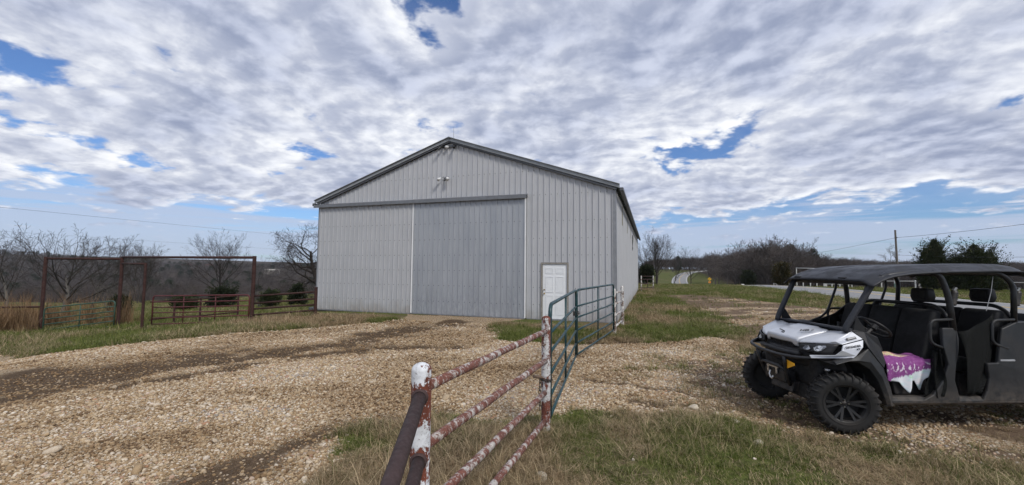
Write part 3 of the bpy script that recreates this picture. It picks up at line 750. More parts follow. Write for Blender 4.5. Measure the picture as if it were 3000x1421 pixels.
for k in range(8): place('link', LM, ch, (-.072 + .004 * sin(k * 2), -.035, -.012 - k * .043), (pi / 2 * (k % 2), pi / 2, .4))
# tubular gates
def tube_gate(label, a, b, zb, zt, bars, braces, mat, r=.021, group=None, name='tube_gate', cr=.16, rtop=None, br=.016):
    a, b = Vector((a[0], a[1], 0)), Vector((b[0], b[1], 0)); d = b - a; L = d.length; g = thing(name, label, 'gate', a, math.atan2(d.y, d.x), group)
    if not isinstance(zb, tuple): zb = (zb, zb)
    if not isinstance(zt, tuple): zt = (zt, zt)
    B0, B1 = zb; T0, T1 = zt
    def Z(s, f): lo = B0 + (B1 - B0) * s / L; hi = T0 + (T1 - T0) * s / L; return hi + (lo - hi) * f
    fr = bend([(0, 0, B0), (0, 0, T0), (L, 0, T1), (L, 0, B1)], cr, 7)
    MB().tube(fr, r, 12).build('frame', mat, g, smooth=True)
    for f in bars: pipe((.0, 0, Z(0, f)), (L, 0, Z(L, f)), br, mat, g, 'bar', 10, .004)
    for s in braces: pipe((L * s, .012, Z(L * s, 0)), (L * s, .012, Z(L * s, 1)), r * .7, mat, g, 'brace', 8)
    return g
BARS = (.255, .43, .625, .82, 1.0)
J = Vector((1.335, 8.70, 0)); PC = Vector((3.04, 12.45, 0)); PD = Vector((3.86, 14.66, 0))
dj = (J - PB).normalized(); dk = (PC - J).normalized()
tube_gate('green tube gate hung nearest, chained to the peeling red and white post', PB + dj * .10 + Vector((.03, 0, 0)), J - dj * .03, .13, 1.455, BARS, (.5,), 'gate_green', .024, 'green gates before the barn', br=.019)
tube_gate('green tube gate hung farther, between its twin and the barn corner', J + dk * .05, PC - dk * .09, .13, 1.455, BARS, (.5,), 'gate_green', .024, 'green gates before the barn', br=.019)
lt = thing('gate_latch', 'dark chain latch where the two green gates meet', 'latch', J + Vector((0, 0, .98)))
for k in range(7): place('link', LM, lt, (.05 * cos(k * .9), .05 * sin(k * .9), .01 * (k % 2)), (pi / 2 * (k % 2), .3 * k, k * .9 + pi / 2), (1.5, 1.5, 1.5))
m = MB(); m.box((-.05, -.03, -.02), (.04, .03, .06)); m.build('padlock', 'chain_steel', lt, bevel=.006)
wf = thing('pipe_fence', 'short white peeling pipe fence between the farther green gate and barn corner', 'fence', PC)
cpost((0, 0, 0), 1.33, .055, 'post_white', wf); cpost(PD - PC, 1.33, .055, 'post_white', wf)
for k, z in enumerate((1.17, .84, .50, .17)): pipe((0, 0, z + .02), PD - PC + Vector((0, 0, z - .03)), .03, 'post_white', wf)
# small white-posted gate behind the barn
g0 = gp(1879, 853); g1 = gp(1914, 851)
hgate = thing('pipe_gate', 'small pipe gate with white posts beyond the barn back corner', 'gate', g0)
d = g1 - g0
for q in (Vector((0, 0, 0)), Vector((d.x, d.y, d.z))): cpost(q, 1.38, .05, 'post_white', hgate)
for z in (1.32, 1.05, .65, .28): pipe((0, 0, z), d + Vector((0, 0, z)), .028, 'pipe_brown', hgate, 'bar')
pipe(d * .5 + Vector((0, 0, .28)), d * .5 + Vector((0, 0, 1.05)), .025, 'pipe_brown', hgate, 'brace')

# ------------------------------------------------------------------ corral frames on the left
L1 = gp(118, 968); LMid = gp(345, 957); LS = gp(415, 966); LR = gp(737, 941); LE_ = gp(923, 927)
def ztop(p, px, py): return at(px, py, p.y).z
fr = thing('pipe_gateway', 'tall rusty red overhead pipe gateway left of the barn', 'gateway', L1)
tops = []
for p, px, py in ((L1, 120, 752), (LMid, 345, 752), (LR, 738, 750)):
    z = ztop(p, px, py); tops.append(Vector((p.x, p.y, z))); cpost(p - L1, z - p.z, .068, 'pipe_rust_red', fr, dome=False)
zs = ztop(LS, 418, 770); cpost(LS - L1, zs - LS.z, .052, 'pipe_rust_red', fr, dome=False)
pipe(tops[0] - L1 + Vector((0, 0, -.08)), tops[1] - L1 + Vector((0, 0, -.10)), .052, 'pipe_rust_red', fr, 'crossbar')
pipe(tops[1] - L1 + Vector((0, 0, -.02)), tops[2] - L1 + Vector((0, 0, -.06)), .052, 'pipe_rust_red', fr, 'crossbar')
pipe(Vector((LMid.x, LMid.y, ztop(LMid, 345, 772))) - L1, Vector((LS.x, LS.y, zs - .04)) - L1, .042, 'pipe_rust_red', fr, 'crossbar')
def seg(pa, pxa, pyb, pyt): return (at(pxa, pyb, pa).z, at(pxa, pyt, pa).z)
ya = LS.y + (LR.y - LS.y) * .09; yb = LR.y - .08
A = at(444, 950, ya); B = at(728, 941, yb)
tube_gate('dark red tube gate in the corral left of the barn', A, B, (A.z, B.z), (at(444, 867, ya).z, at(728, 864, yb).z), (.22, .41, .60, .78, 1.0), (.33, .66), 'gate_red', .026, br=.022)
ya = L1.y - .25; yb = LMid.y - .25
A = at(124, 984, ya); B = at(333, 955, yb)
tube_gate('faded green tube gate in the far left corral among dry weeds', A, B, (A.z, B.z), (at(124, 902, ya).z, at(333, 881, yb).z), (.22, .41, .60, .80, 1.0), (.5,), 'gate_green_old', .026, br=.022)
pf = thing('pipe_fence', 'rusty red four-rail pipe fence joining the corral to the barn', 'fence', LR)
cpost(LE_ - LR, ztop(LE_, 923, 841) - LE_.z, .06, 'pipe_rust_red', pf, dome=False)
for y0, y1 in ((867.5, 855), (889, 875.5), (905.5, 892.5), (922.7, 909)):
    pipe(at(740, y0, LR.y) - LR, at(921, y1, LE_.y) - LR, .036, 'pipe_rust_red', pf)
lf = thing('pipe_fence', 'rusty red two-rail pipe fence at the far left edge behind tall dry weeds', 'fence', L1)
LX = L1 + Vector((-5.2, -.5, -.25)); cpost(LX - L1, 1.5, .06, 'pipe_rust_red', lf, dome=False)
for y0, y1 in ((899, 903), (955, 960)): pipe(at(115, y0, L1.y) - L1, at(-160, y1, LX.y) - L1, .04, 'pipe_rust_red', lf)
bf_ = thing('pipe_fence', 'low dark pipe fence seen through the red gate', 'fence', LS)
bp = [LS + Vector((0, .35, 0))] + [at(px, 905, LS.y + dy) for px, dy in ((511, 1.6), (587, 1.8), (697, 1.9))]
for p in bp: p.z = hg(p.x, p.y)
for p in bp[1:]: cpost(p - LS, 1.15, .04, 'pipe_rust_red', bf_, dome=False)
for z in (1.1, .35):
    for p, q in zip(bp[:-1], bp[1:]): pipe(p - LS + Vector((0, 0, z)), q - LS + Vector((0, 0, z)), .03, 'pipe_rust_red', bf_)
# ------------------------------------------------------------------ side-by-side utility vehicle
n = NT('paint_silver'); o = n.obj()
n.set(n.mix(n.math('MULTIPLY', n.step(n.noise(o, 6, 6, .7), .45, .75), .35), (.56, .58, .62), (.40, .40, .40)), n.step(n.noise(o, 9, 4, .6), .3, .7, .30, .48), .35, .5, .25)
def plastic(name, col, rough, dust, mud=0):
    n = NT(name); o = n.obj(); geo = n.n('ShaderNodeNewGeometry'); sp = n.n('ShaderNodeSeparateXYZ'); n.l(geo.outputs['Normal'], sp.inputs[0])
    up = n.math('MULTIPLY', n.step(sp.outputs['Z'], .1, .9), dust); ns = n.step(n.noise(o, 5, 6, .7), .35, .7)
    s2 = n.n('ShaderNodeSeparateXYZ'); n.l(o, s2.inputs[0]); low = n.math('MULTIPLY', n.step(n.math('ADD', s2.outputs['Z'], n.math('MULTIPLY', n.noise(o, 7, 6, .7), .5)), .95, .50), mud)
    n.set(n.mix(n.math('ADD', n.math('MULTIPLY', n.math('ADD', up, dust * .35), ns), n.math('MULTIPLY', low, n.step(n.noise(o, 14, 6, .7), .35, .65)), True), n.ramp(n.noise(o, 25, 5, .6), [(.3, tuple(c * .8 for c in col)), (.7, col)]), (.15, .125, .10)), n.step(ns, 0, 1, rough, min(1, rough + .25)), 0, .4)
    n.bump(n.noise(o, 160, 2), .12, .001); return n.m
plastic('plastic_black', (.013, .014, .017), .42, .10, .35); plastic('plastic_roof', (.022, .025, .033), .42, .03); plastic('plastic_grey', (.017, .019, .022), .42, .12, .55)
plastic('tyre_rubber', (.014, .014, .0145), .70, .16); plastic('rim_dark', (.018, .019, .021), .38, .12); plastic('seat_cloth', (.011, .012, .014), .75, .04)
worn('steel_black', (.020, .021, .024), .40, .3, .25, 14); worn('under_dark', (.010, .010, .011), .8, 0, .3, 8)
worn('steel_bright', (.55, .55, .55), .3, .9, .2, 30); worn('tag_yellow', (.75, .36, .01), .5, 0, .08, 12); worn('decal_black', (.014, .014, .016), .5); worn('decal_grey', (.30, .31, .33), .5)
n = NT('lamp_glass'); n.set((.75, .78, .82), .06, .0, .6, .6)
n = NT('lamp_chrome'); o = n.obj(); n.set(n.ramp(n.voro(o, 30, 'F1', 'Color'), [(.25, (.10, .105, .115)), (.8, (.62, .64, .67))]), .22, .45, .6, .5)
n = NT('net_mesh'); o = n.obj(); q = n.map(o, (90, 90, 90)); wv1 = n.n('ShaderNodeTexWave', wave_type='BANDS', bands_direction='DIAGONAL'); n.l(o, wv1.inputs[0]); wv1.inputs['Scale'].default_value = 60
n.set((.008, .009, .009), .85, 0, .2); n.put(n.b.inputs['Alpha'], n.step(wv1.outputs['Fac'], .25, .5, .35, 1.0))

UL = Vector((3.885, 5.70, 0.0)); UY = pi + R(2.5)
utv = thing('utility_vehicle', 'silver and black four-seat side-by-side utility vehicle parked on the gravel', 'utility vehicle', UL, UY)
def mir(pts, s): return [(p[0], p[1] * s, p[2]) for p in pts]
def sheet(poly, mat, name, parent=utv, th=.02, bev=.004):
    """a flat or folded panel: list of polygons sharing edges, given a real thickness"""
    polys = poly if isinstance(poly[0][0], (tuple, list)) else [poly]
    m = MB(); key = {}
    for pl in polys:
        idx = []
        for p in pl:
            k = tuple(round(c, 4) for c in p)
            if k not in key: key[k] = len(m.v); m.v.append(p)
            idx.append(key[k])
        m.f.append(tuple(idx))
    o = m.build(name, mat, parent)
    md = o.modifiers.new('solid', 'SOLIDIFY'); md.thickness = th; md.offset = 0
    if bev: b = o.modifiers.new('bevel', 'BEVEL'); b.width = bev; b.segments = 2; b.limit_method = 'ANGLE'; b.angle_limit = R(25)
    return o
def gridpart(fn, na, nb, mat, name, parent=utv, th=.018, smooth=True):
    P = [[fn(i / (na - 1), j / (nb - 1)) for j in range(nb)] for i in range(na)]
    o = MB().grid(P).build(name, mat, parent, smooth=smooth)
    md = o.modifiers.new('solid', 'SOLIDIFY'); md.thickness = th; md.offset = 0; return o
def lerp(a, b, t): return a + (b - a) * t
# --- hood
def hood(a, b):                         # a: rear to front to lip, b: right to left
    s = b * 2 - 1; t = min(1, a / .82); k = max(0, (a - .82) / .18)
    y = s * lerp(.36, .30, t); x = lerp(-.13, .285, t) - .05 * s * s * t; z = 1.145 - .105 * t ** 1.3 - .012 * s * s
    z += .012 * float(sstep(.62, .45, abs(s))) * float(sstep(1, .55, t)) - .034 * float(sstep(.93, 1.0, abs(s)))
    if k > 0: zl = .968 - .040 * float(sstep(.68, .86, abs(s))); x += .012 * min(1, k * 3) - .02 * k; z = lerp(z, zl, k)
    return (x, y, z)
gridpart(hood, 24, 31, 'paint_silver', 'hood', th=.016)
for s in (1, -1):
    A, B, C, D = Vector((-.125, .372, 1.132)), Vector((-.18, .635, 1.158)), Vector((.245, .306, .998)), Vector((.035, .672, 1.045))
    def side(a, b):
        t = min(1, a / .88); p = A.lerp(B, b).lerp(C.lerp(D, b), t) + Vector((0, 0, .018 * sin(pi * b) * sin(pi * t) - .0))
        p += Vector((.035, 0, 0)) * sin(pi * b) * t
        if a > .88: p += Vector((.004, .004, -.022)) * ((a - .88) / .12)
        return (p.x, p.y * s, p.z)
    gridpart(side, 14, 10, 'paint_silver', 'hood_side', th=.014)
    up = [[(.17, .47, 1.004), (.055, .665, 1.052), (.02, .715, 1.022), (.14, .50, .985)], [(.055, .665, 1.052), (-.165, .655, 1.158), (-.215, .738, 1.088), (.02, .715, 1.022)]]
    wing = sheet([mir(p, s) for p in up], 'paint_silver', 'fender_wing', th=.018)
    lo = [[(.015, .720, 1.016), (-.212, .745, 1.080), (-.185, .768, 1.0), (.045, .735, .955)], [(.045, .735, .955), (-.185, .768, 1.0), (-.095, .772, .905), (.10, .705, .895)],
          [(.10, .705, .895), (-.095, .772, .905), (-.06, .768, .878), (.285, .565, .838), (.295, .552, .868)]]
    wl = sheet([mir(p, s) for p in lo], 'paint_silver', 'fender_panel', th=.02)
    if s > 0:
        me = text_mesh('DEFENDER', .036, .002, 'decal_black'); t = place('lettering', me, wl, (-.075, .7695, 1.008)); 
        bx = Vector((-.98, .10, .17)).normalized(); nz = Vector((.13, .97, .10)).normalized(); by = nz.cross(bx).normalized()
        M3 = Matrix((bx, by, nz)).transposed(); t.rotation_euler = M3.to_euler(); t.location = Vector((-.075, .7555, 1.005)) + nz * .010
        me = text_mesh('XT', .030, .002, 'decal_black', shear=.3); t2 = place('lettering', me, wl); t2.rotation_euler = M3.to_euler(); t2.location = Vector((-.125, .766, .978)) + nz * .010
        m = MB(); m.box((0, 0, 0), (.11, .028, .006)); t3 = m.build('vent_badge', 'decal_black', wing, bevel=.003); t3.rotation_euler = Matrix((Vector((-.97, .10, .22)).normalized(), Vector((.1, -.55, .83)).normalized(), Vector((.2, .83, .53)).normalized())).transposed().to_euler(); t3.location = (-.10, .712, 1.094)
        m = MB(); m.box((0, 0, .002), (.085, .012, .006)); t4 = m.build('badge_insert', 'decal_grey', wing); t4.rotation_euler = t3.rotation_euler; t4.location = (-.10, .713, 1.0955)
me = text_mesh('HD', .070, .004, 'decal_black', shear=.12); t = place('lettering', me, utv); bx = Vector((-.62, .73, .17)).normalized(); nz = Vector((.30, .10, .95)).normalized(); by = nz.cross(bx).normalized()
bx = by.cross(nz).normalized(); MH = Matrix((bx, by, nz)).transposed(); t.rotation_euler = MH.to_euler(); t.location = (.105, .235, 1.122)
me = text_mesh('8', .070, .004, 'decal_grey', shear=.12); t = place('lettering', me, utv); t.rotation_euler = MH.to_euler(); t.location = Vector((.105, .235, 1.122)) + bx * .085
# swept emblem on the nose
m = MB(); m.prism([(-.06, -.012), (.0, .028), (.055, .030), (.065, .012), (.03, -.018), (.022, -.008), (.045, .012), (.01, .012), (-.03, -.012), (-.05, -.030)], 'z', 0, .004)
em = m.build('emblem', 'decal_black', utv); em.location = (.225, -.01, 1.079); em.rotation_euler = (.0, R(19), R(62))
# --- front fascia, grille, lamps
def fascia(a, b):
    s = b * 2 - 1; y = s * .66; z = lerp(.70, .985, a); x0 = .255 - .30 * abs(s) ** 2.6
    bulge = .035 * float(sstep(.05, .35, a) * sstep(.72, .5, a)) * (1 - .4 * abs(s)); rec = -.05 * float(sstep(.62, .75, a) * sstep(.46, .38, abs(s)))
    return (x0 + bulge + rec - .03 * (1 - a), y, z)
gridpart(fascia, 22, 41, 'plastic_black', 'front_fascia', th=.02)
gri = MB()
for k in range(4): gri.box((.232, 0, .905 + k * .018), (.008, .40, .005))
for k in range(13): gri.box((.233, -.19 + k * .0317, .932), (.007, .006, .062), Matrix.Rotation(.5 if k % 2 else -.5, 3, 'X'))
tag(gri.build('grille', 'steel_black', utv), kind='stuff')
m = MB(); m.tube([(.27, -.36, .845), (.295, -.2, .84), (.30, 0, .84), (.295, .2, .84), (.27, .36, .845)], .036, 10); m.build('nose_bar', 'plastic_black', utv, smooth=True)
for s in (1, -1):
    Q = [Vector((.262, .335 * s, .885)), Vector((.250, .335 * s, .972)), Vector((.030, .690 * s, 1.022)), Vector((.115, .668 * s, .900))]
    def LP(u, v, off=0):
        p = Q[0].lerp(Q[3], u).lerp(Q[1].lerp(Q[2], u), v); nn = (Q[3] - Q[0]).cross(Q[1] - Q[0]).normalized() * (1 if s > 0 else -1)
        p = p + Vector((.045, .02 * s, 0)) * sin(pi * u); return p + (-nn if nn.x < 0 else nn) * off
    hl = gridpart(lambda a, b: tuple(LP(a, b)), 9, 5, 'plastic_black', 'headlight', th=.015)
    for k, poly in enumerate(([(.13, .38), (.20, .80), (.32, .84), (.42, .40), (.34, .22), (.2, .25)], [(.47, .62), (.52, .86), (.74, .90), (.80, .66), (.74, .30), (.64, .14), (.53, .26)])):
        m = MB(); c = [LP(u, v, .012) for u, v in poly]; cc = LP(sum(u for u, v in poly) / len(poly), sum(v for u, v in poly) / len(poly), .009)
        m.add(c + [cc], [(i, (i + 1) % len(c), len(c)) for i in range(len(c))]); m.build('lamp_reflector', 'lamp_chrome', hl)
        m = MB(); m.tube([*c, c[0]], .005, 5, cap=False); m.build('lamp_rim', 'plastic_black', hl)
# --- bumper, tag, winch
bmp = bend([(.20, -.56, .885), (.375, -.50, .845), (.425, -.20, .812), (.425, .20, .806), (.35, .45, .815), (.20, .55, .83)], .10, 6)
MB().tube(bmp, .022, 10).build('bumper_bar', 'steel_black', utv, smooth=True)
for s in (1, -1):
    MB().tube(bend([(.415, .27 * s, .80), (.375, .25 * s, .62), (.30, .21 * s, .42)], .08), .024, 8).build('bumper_leg', 'steel_black', utv, smooth=True)
    MB().tube([(.40, .18 * s, .80), (.33, .33 * s, .66)], .012, 6).build('bumper_brace', 'steel_black', utv)
MB().tube(bend([(.33, -.24, .55), (.40, -.20, .655), (.41, .20, .655), (.33, .24, .55)], .07), .022, 8).build('bumper_hoop', 'steel_black', utv, smooth=True)
m = MB(); m.prism([(.30, .755), (.46, .742), (.46, .715), (.285, .640)], 'x', 0, .006); tg_ = m.build('marker_tag', 'tag_yellow', utv); tg_.location = (.335, -.02, .0); tg_.rotation_euler = (0, 0, R(-8))
m = MB(); m.span((.20, -.20, .44), (.36, .20, .60)); m.build('winch_housing', 'steel_black', utv, bevel=.02)
m = MB(); m.span((.365, -.11, .53), (.385, -.085, .62)); m.build('roller_guide', 'steel_bright', utv, bevel=.004); m = MB(); m.span((.365, .055, .53), (.385, .08, .62)); m.build('roller_guide', 'steel_bright', utv, bevel=.004); m = MB(); m.span((.36, -.12, .605), (.382, .09, .622)); m.build('roller_guide', 'steel_bright', utv)
MB().tube([(.40, -.02, .56), (.41, -.03, .51), (.415, .0, .47), (.415, .035, .465), (.415, .05, .50)], .012, 7).build('winch_hook', 'steel_bright', utv, smooth=True)
# --- chassis
m = MB(); m.span((-3.75, -.36, .27), (.18, .36, .46)); m.build('chassis', 'under_dark', utv, bevel=.03)
m = MB(); m.span((-.35, -.50, .44), (.17, .50, .98)); m.build('front_bay', 'under_dark', utv, bevel=.05)
m = MB(); m.prism([(.24, .46), (.27, .33), (.05, .27), (.05, .46)], 'y', -.20, .20); m.build('skid_plate', 'plastic_black', utv, bevel=.01)
for s in (1, -1):
    MB().tube([(.02, .60 * s, .34), (.10, .30 * s, .40)], .020, 8).build('control_arm', 'steel_black', utv); MB().tube([(-.04, .60 * s, .38), (-.12, .30 * s, .46)], .020, 8).build('control_arm', 'steel_black', utv)
    MB().lathe([(.030, 0), (.044, .02), (.030, .04), (.044, .06), (.030, .08), (.044, .10), (.030, .12), (.044, .14), (.030, .16), (.044, .18), (.03, .2), (.035, .3)], 12, 'z', (.03, .49 * s, .50)).build('shock_spring', 'steel_black', utv, smooth=True)
    MB().lathe([(.02, 0), (.036, .004), (.036, .035), (.02, .04)], 12, 'z', (.05, .52 * s, .665)).build('shock_collar', 'steel_bright', utv, smooth=True)
# --- wheels
def wheel_meshes():
    Rw, hw = .345, .118
    pr = [(.205, -.095), (.235, -.112), (.275, -hw), (.305, -.112), (.322, -.095), (.326, -.05), (.327, 0), (.326, .05), (.322, .095), (.305, .112), (.275, hw), (.235, .112), (.205, .095)]
    t = MB(); t.lathe(pr, 44, 'y')
    for k in range(27):
        a0 = 2 * pi * k / 27
        for s in (-1, 1):
            a = a0 + (0 if s > 0 else pi / 27); rows = [(.012, .0, 347), (.055, .045, 347), (.10, .06, 344), (.121, .072, 320), (.121, .080, 300)]
            vs = []
            for yy, da, r in rows:
                r = r / 1000
                for e in (-.024, .024):
                    for rr in (r - .028, r): th = a + da + e * (.345 / max(.3, r)); vs.append((rr * cos(th), s * yy, rr * sin(th)))
            fs = [(0, 1, 3, 2)]
            for i in range(len(rows) - 1):
                b = i * 4; fs += [(b + 1, b + 5, b + 7, b + 3), (b, b + 4, b + 5, b + 1), (b + 2, b + 3, b + 7, b + 6)]
            b = (len(rows) - 1) * 4; fs.append((b, b + 2, b + 3, b + 1)); t.add(vs, fs)
    for s in (-1, 1): t.lathe([(.222, s * .110), (.228, s * .1175), (.236, s * .117)], 36, 'y')
    tm = t.mesh('tyre', 'tyre_rubber', True); 
    r = MB(); r.lathe([(.208, -.09), (.216, -.094), (.214, -.075), (.19, -.06), (.188, .06), (.200, .088), (.216, .100), (.216, .088), (.206, .07)], 40, 'y')
    r.lathe([(0, .045), (.035, .048), (.06, .045), (.066, .02), (.066, -.02), (0, -.02)], 20, 'y')
    for k in range(6):
        a = 2 * pi * k / 6 + .26
        for d in (-.17, .17):
            p0 = Vector((.045 * cos(a), .048, .045 * sin(a))); p1 = Vector((.203 * cos(a + d), .082, .203 * sin(a + d)))
            ax = (p1 - p0).normalized(); wd = Vector((-sin(a + d), 0, cos(a + d))); th = ax.cross(wd).normalized(); wd = th.cross(ax)
            M = Matrix((ax, wd, th)).transposed(); r.box((p0 + p1) / 2, ((p1 - p0).length, .026, .022), M)
    r.lathe([(.19, -.03), (.06, -.03)], 24, 'y')
    rm = r.mesh('wheel', 'rim_dark'); return tm, rm
TYM, RIM = wheel_meshes()
b = MB(); b.lathe([(0, .056), (.022, .056), (.026, .045)], 14, 'y'); CAPM = b.mesh('hub_cap', 'plastic_black', True)
LUG = MB(); LUG.lathe([(0, .062), (.007, .062), (.008, .045)], 6, 'y'); LUGM = LUG.mesh('lug_nut', 'steel_bright')
for x, st in ((0, R(-20)), (-3.0, 0)):
    for s in (1, -1):
        wq = place('wheel', RIM, utv, (x, .665 * s, .347), (0, .35 * s, (0 if s > 0 else pi) + st)); place('tyre', TYM, wq); place('hub_cap', CAPM, wq)
        for k in range(4): place('lug_nut', LUGM, wq, (.04 * cos(k * pi / 2 + .4), 0, .04 * sin(k * pi / 2 + .4)))
# --- fender flares
for s in (1, -1):
    inn = [(.16, .80), (.02, .835), (-.12, .825), (-.25, .75), (-.345, .62), (-.405, .46), (-.44, .335)]
    out = [(.16, .83), (.0, .872), (-.12, .905), (-.255, .985), (-.43, .76), (-.505, .54), (-.545, .335)]
    m = MB(); P = []
    for (a, b), (c, d) in zip(inn, out): P.append([(a + .03, .42 * s, b + .02), (a, .775 * s, b), (lerp(a, c, .35), .800 * s, lerp(b, d, .35)), (c, .765 * s, d), (c - .03, .70 * s, d + .005)])
    o = m.grid(P).build('fender_flare', 'plastic_grey', utv, smooth=False, bevel=.006)
    sheet(mir([(-.215, .745, 1.085), (-.17, .66, 1.165), (-.30, .66, 1.16), (-.46, .70, .98), (-.48, .735, .82), (-.43, .76, .76), (-.255, .768, .985)], s), 'plastic_black', 'dash_side', th=.02)
    # rear flare and bed side
    q = [(-3.0 + .46 * cos(t), .36 + .44 * sin(t)) for t in np.linspace(.35, pi - .1, 9)]
    P = [[(x, .45 * s, z), (x, .79 * s, z), (-3.0 + (x + 3.0) * 1.13, .775 * s, .36 + (z - .36) * 1.13)] for x, z in q]
    MB().grid(P).build('fender_flare', 'plastic_grey', utv, bevel=.006)
# --- tub, rockers, body panels
m = MB(); m.span((-2.55, -.70, .36), (-.45, .70, .405)); m.build('floor', 'plastic_black', utv, bevel=.01)
for s in (1, -1):
    m = MB(); m.prism([(.70, .33), (.755, .335), (.785, .365), (.785, .395), (.74, .425), (.66, .425), (.66, .36)], 'x', -2.60, -.50)
    o = m.build('rocker', 'plastic_grey', utv, bevel=.006); o.scale = (1, s, 1)
    bp_ = [(-1.185, 1.225), (-1.365, 1.225), (-1.385, 1.10), (-1.33, .95), (-1.30, .80), (-1.275, .62), (-1.32, .43), (-1.32, .38), (-.84, .38), (-1.0, .46), (-1.13, .62), (-1.205, .80), (-1.16, 1.0)]
    sheet([(x, (.735 if z > 1 else .765) * s, z) for x, z in bp_], 'plastic_grey', 'pillar_panel', th=.045, bev=.012)
    rq = [(-1.68, .82), (-1.82, .825), (-1.93, 1.22), (-2.12, 1.30), (-2.56, 1.30), (-2.56, .62), (-2.50, .42), (-2.48, .38), (-1.60, .38), (-1.665, .50), (-1.70, .65)]
    sheet([(x, (.735 if z > 1 else .765) * s, z) for x, z in rq], 'plastic_grey', 'quarter_panel', th=.045, bev=.012)
    m = MB(); m.span((-2.02, .785 * s, .845), (-1.84, .795 * s, .865)); m.build('panel_trim', 'decal_grey', utv)
m = MB(); m.prism([(-.17, 1.155), (-.20, 1.185), (-.33, 1.175), (-.50, 1.10), (-.56, .95), (-.46, .80), (-.46, .44), (-.32, .44), (-.25, 1.0)], 'y', -.64, .64); m.build('dashboard', 'plastic_black', utv, bevel=.015)
m = MB(); m.tube([(-.175, -.63, 1.165), (-.165, -.3, 1.175), (-.16, 0, 1.178), (-.165, .3, 1.175), (-.175, .63, 1.165)], .020, 8); m.build('cowl_bar', 'plastic_roof', utv, smooth=True)
m = MB(); m.span((-.40, -.42, 1.165), (-.30, -.25, 1.185)); m.build('dash_lid', 'plastic_black', utv, bevel=.01)
# --- bed
m = MB()
for a, b in (((-3.92, -.74, .86), (-2.60, -.70, 1.27)), ((-3.92, .70, .86), (-2.60, .74, 1.27)), ((-2.64, -.70, .86), (-2.60, .70, 1.27)), ((-3.92, -.70, .86), (-2.64, .70, .90))): m.span(a, b)
tag(m.build('cargo_bed', 'plastic_grey', utv, bevel=.01), 'black plastic cargo bed')
m = MB(); m.span((-3.97, -.70, .88), (-3.925, .70, 1.27)); m.build('tailgate', 'plastic_grey', utv, bevel=.012)
for s in (1, -1):
    m = MB(); m.span((-3.975, s * .60 - .06, .70), (-3.93, s * .60 + .06, .80)); m.build('tail_lamp', 'tag_yellow', utv, bevel=.01)
# --- seats
def seat_row(x0):
    m = MB(); m.prism([(x0 - .10, .41), (x0 - .06, .66), (x0 - .50, .64), (x0 - .52, .41)], 'y', -.62, .62); m.build('seat_base', 'plastic_black', utv, bevel=.02)
    for y0, y1 in ((.23, .64), (-.205, .205), (-.64, -.23)):
        m = MB(); m.prism([(x0, .70), (x0 + .02, .80), (x0 - .05, .855), (x0 - .46, .815), (x0 - .50, .665)], 'y', y0, y1); m.build('seat_cushion', 'seat_cloth', utv, bevel=.035, seg=3, smooth=True)
        m = MB(); m.prism([(x0 - .43, .80), (x0 - .53, 1.18), (x0 - .61, 1.40), (x0 - .67, 1.43), (x0 - .73, 1.40), (x0 - .68, 1.15), (x0 - .57, .78)], 'y', y0, y1)
        sb = m.build('seat_back', 'seat_cloth', utv, bevel=.035, seg=3, smooth=True)
    MB().tube(bend([(x0 - .74, .71, 1.30), (x0 - .83, .50, 1.47), (x0 - .83, -.50, 1.47), (x0 - .74, -.71, 1.30)], .16), .024, 9).build('cross_tube', 'steel_black', utv, smooth=True)
    for y in (.30,):
        m = MB(); m.prism([(y - .105, 1.50), (y + .105, 1.50), (y + .13, 1.57), (y + .11, 1.675), (y - .11, 1.675), (y - .13, 1.57)], 'x', x0 - .90, x0 - .80)
        hr = m.build('headrest', 'plastic_black', utv, bevel=.022, seg=3, smooth=True); m = MB(); m.span((x0 - .798, y - .08, 1.535), (x0 - .790, y + .08, 1.645)); m.build('headrest_pad', 'under_dark', hr, bevel=.003)
    for s in (1, -1):
        pr = [(.030, 0)]
        for k in range(7): pr += [(.043, .012 + k * .024), (.034, .022 + k * .024)]
        pr.append((.028, .19)); o = MB().lathe(pr, 12, 'z').build('belt_boot', 'plastic_black', utv, smooth=True); o.location = (x0 - .90, .60 * s, 1.48); o.rotation_euler = (0, R(-14), 0)
        MB().tube([(x0 - .93, .60 * s, 1.66), (x0 - .95, .61 * s, 1.70)], .022, 8).build('belt_anchor', 'steel_bright' if s > 0 else 'steel_black', utv)
        m = MB(); a = Vector((x0 - .88, .60 * s, 1.48)); b = Vector((x0 - .70, .62 * s, .90)); wdt = Vector((0, .024, 0)); m.add([a - wdt, a + wdt, b + wdt, b - wdt], [(0, 1, 2, 3)]); m.build('seat_belt', 'seat_cloth', utv, solid=.004)
seat_row(-.60); seat_row(-1.42)
# --- roll cage
for s in (1, -1):
    sec = lambda pts, r, nm, sm=.10: MB().tube(bend([(a, b * s, c) for a, b, c in pts], sm), r, 10).build(nm, 'plastic_roof' if nm == 'front_pillar' else 'steel_black', utv, smooth=True)
    sec([(-.12, .60, 1.15), (-.14, .605, 1.22), (-.455, .665, 1.77), (-.60, .68, 1.845)], .036, 'front_pillar', .05)
    sec([(-.52, .675, 1.82), (-.75, .685, 1.865), (-1.24, .69, 1.885), (-2.02, .70, 1.885), (-2.16, .72, 1.74), (-2.12, .73, 1.25)], .028, 'roof_rail')
    sec([(-1.15, .69, 1.885), (-1.26, .70, 1.84), (-1.32, .725, 1.60), (-1.345, .735, 1.20)], .032, 'middle_pillar', .12)
    sheet(mir([(-.20, .622, 1.17), (-.36, .635, 1.165), (-.235, .63, 1.36)], s), 'plastic_black', 'pillar_gusset', th=.02)
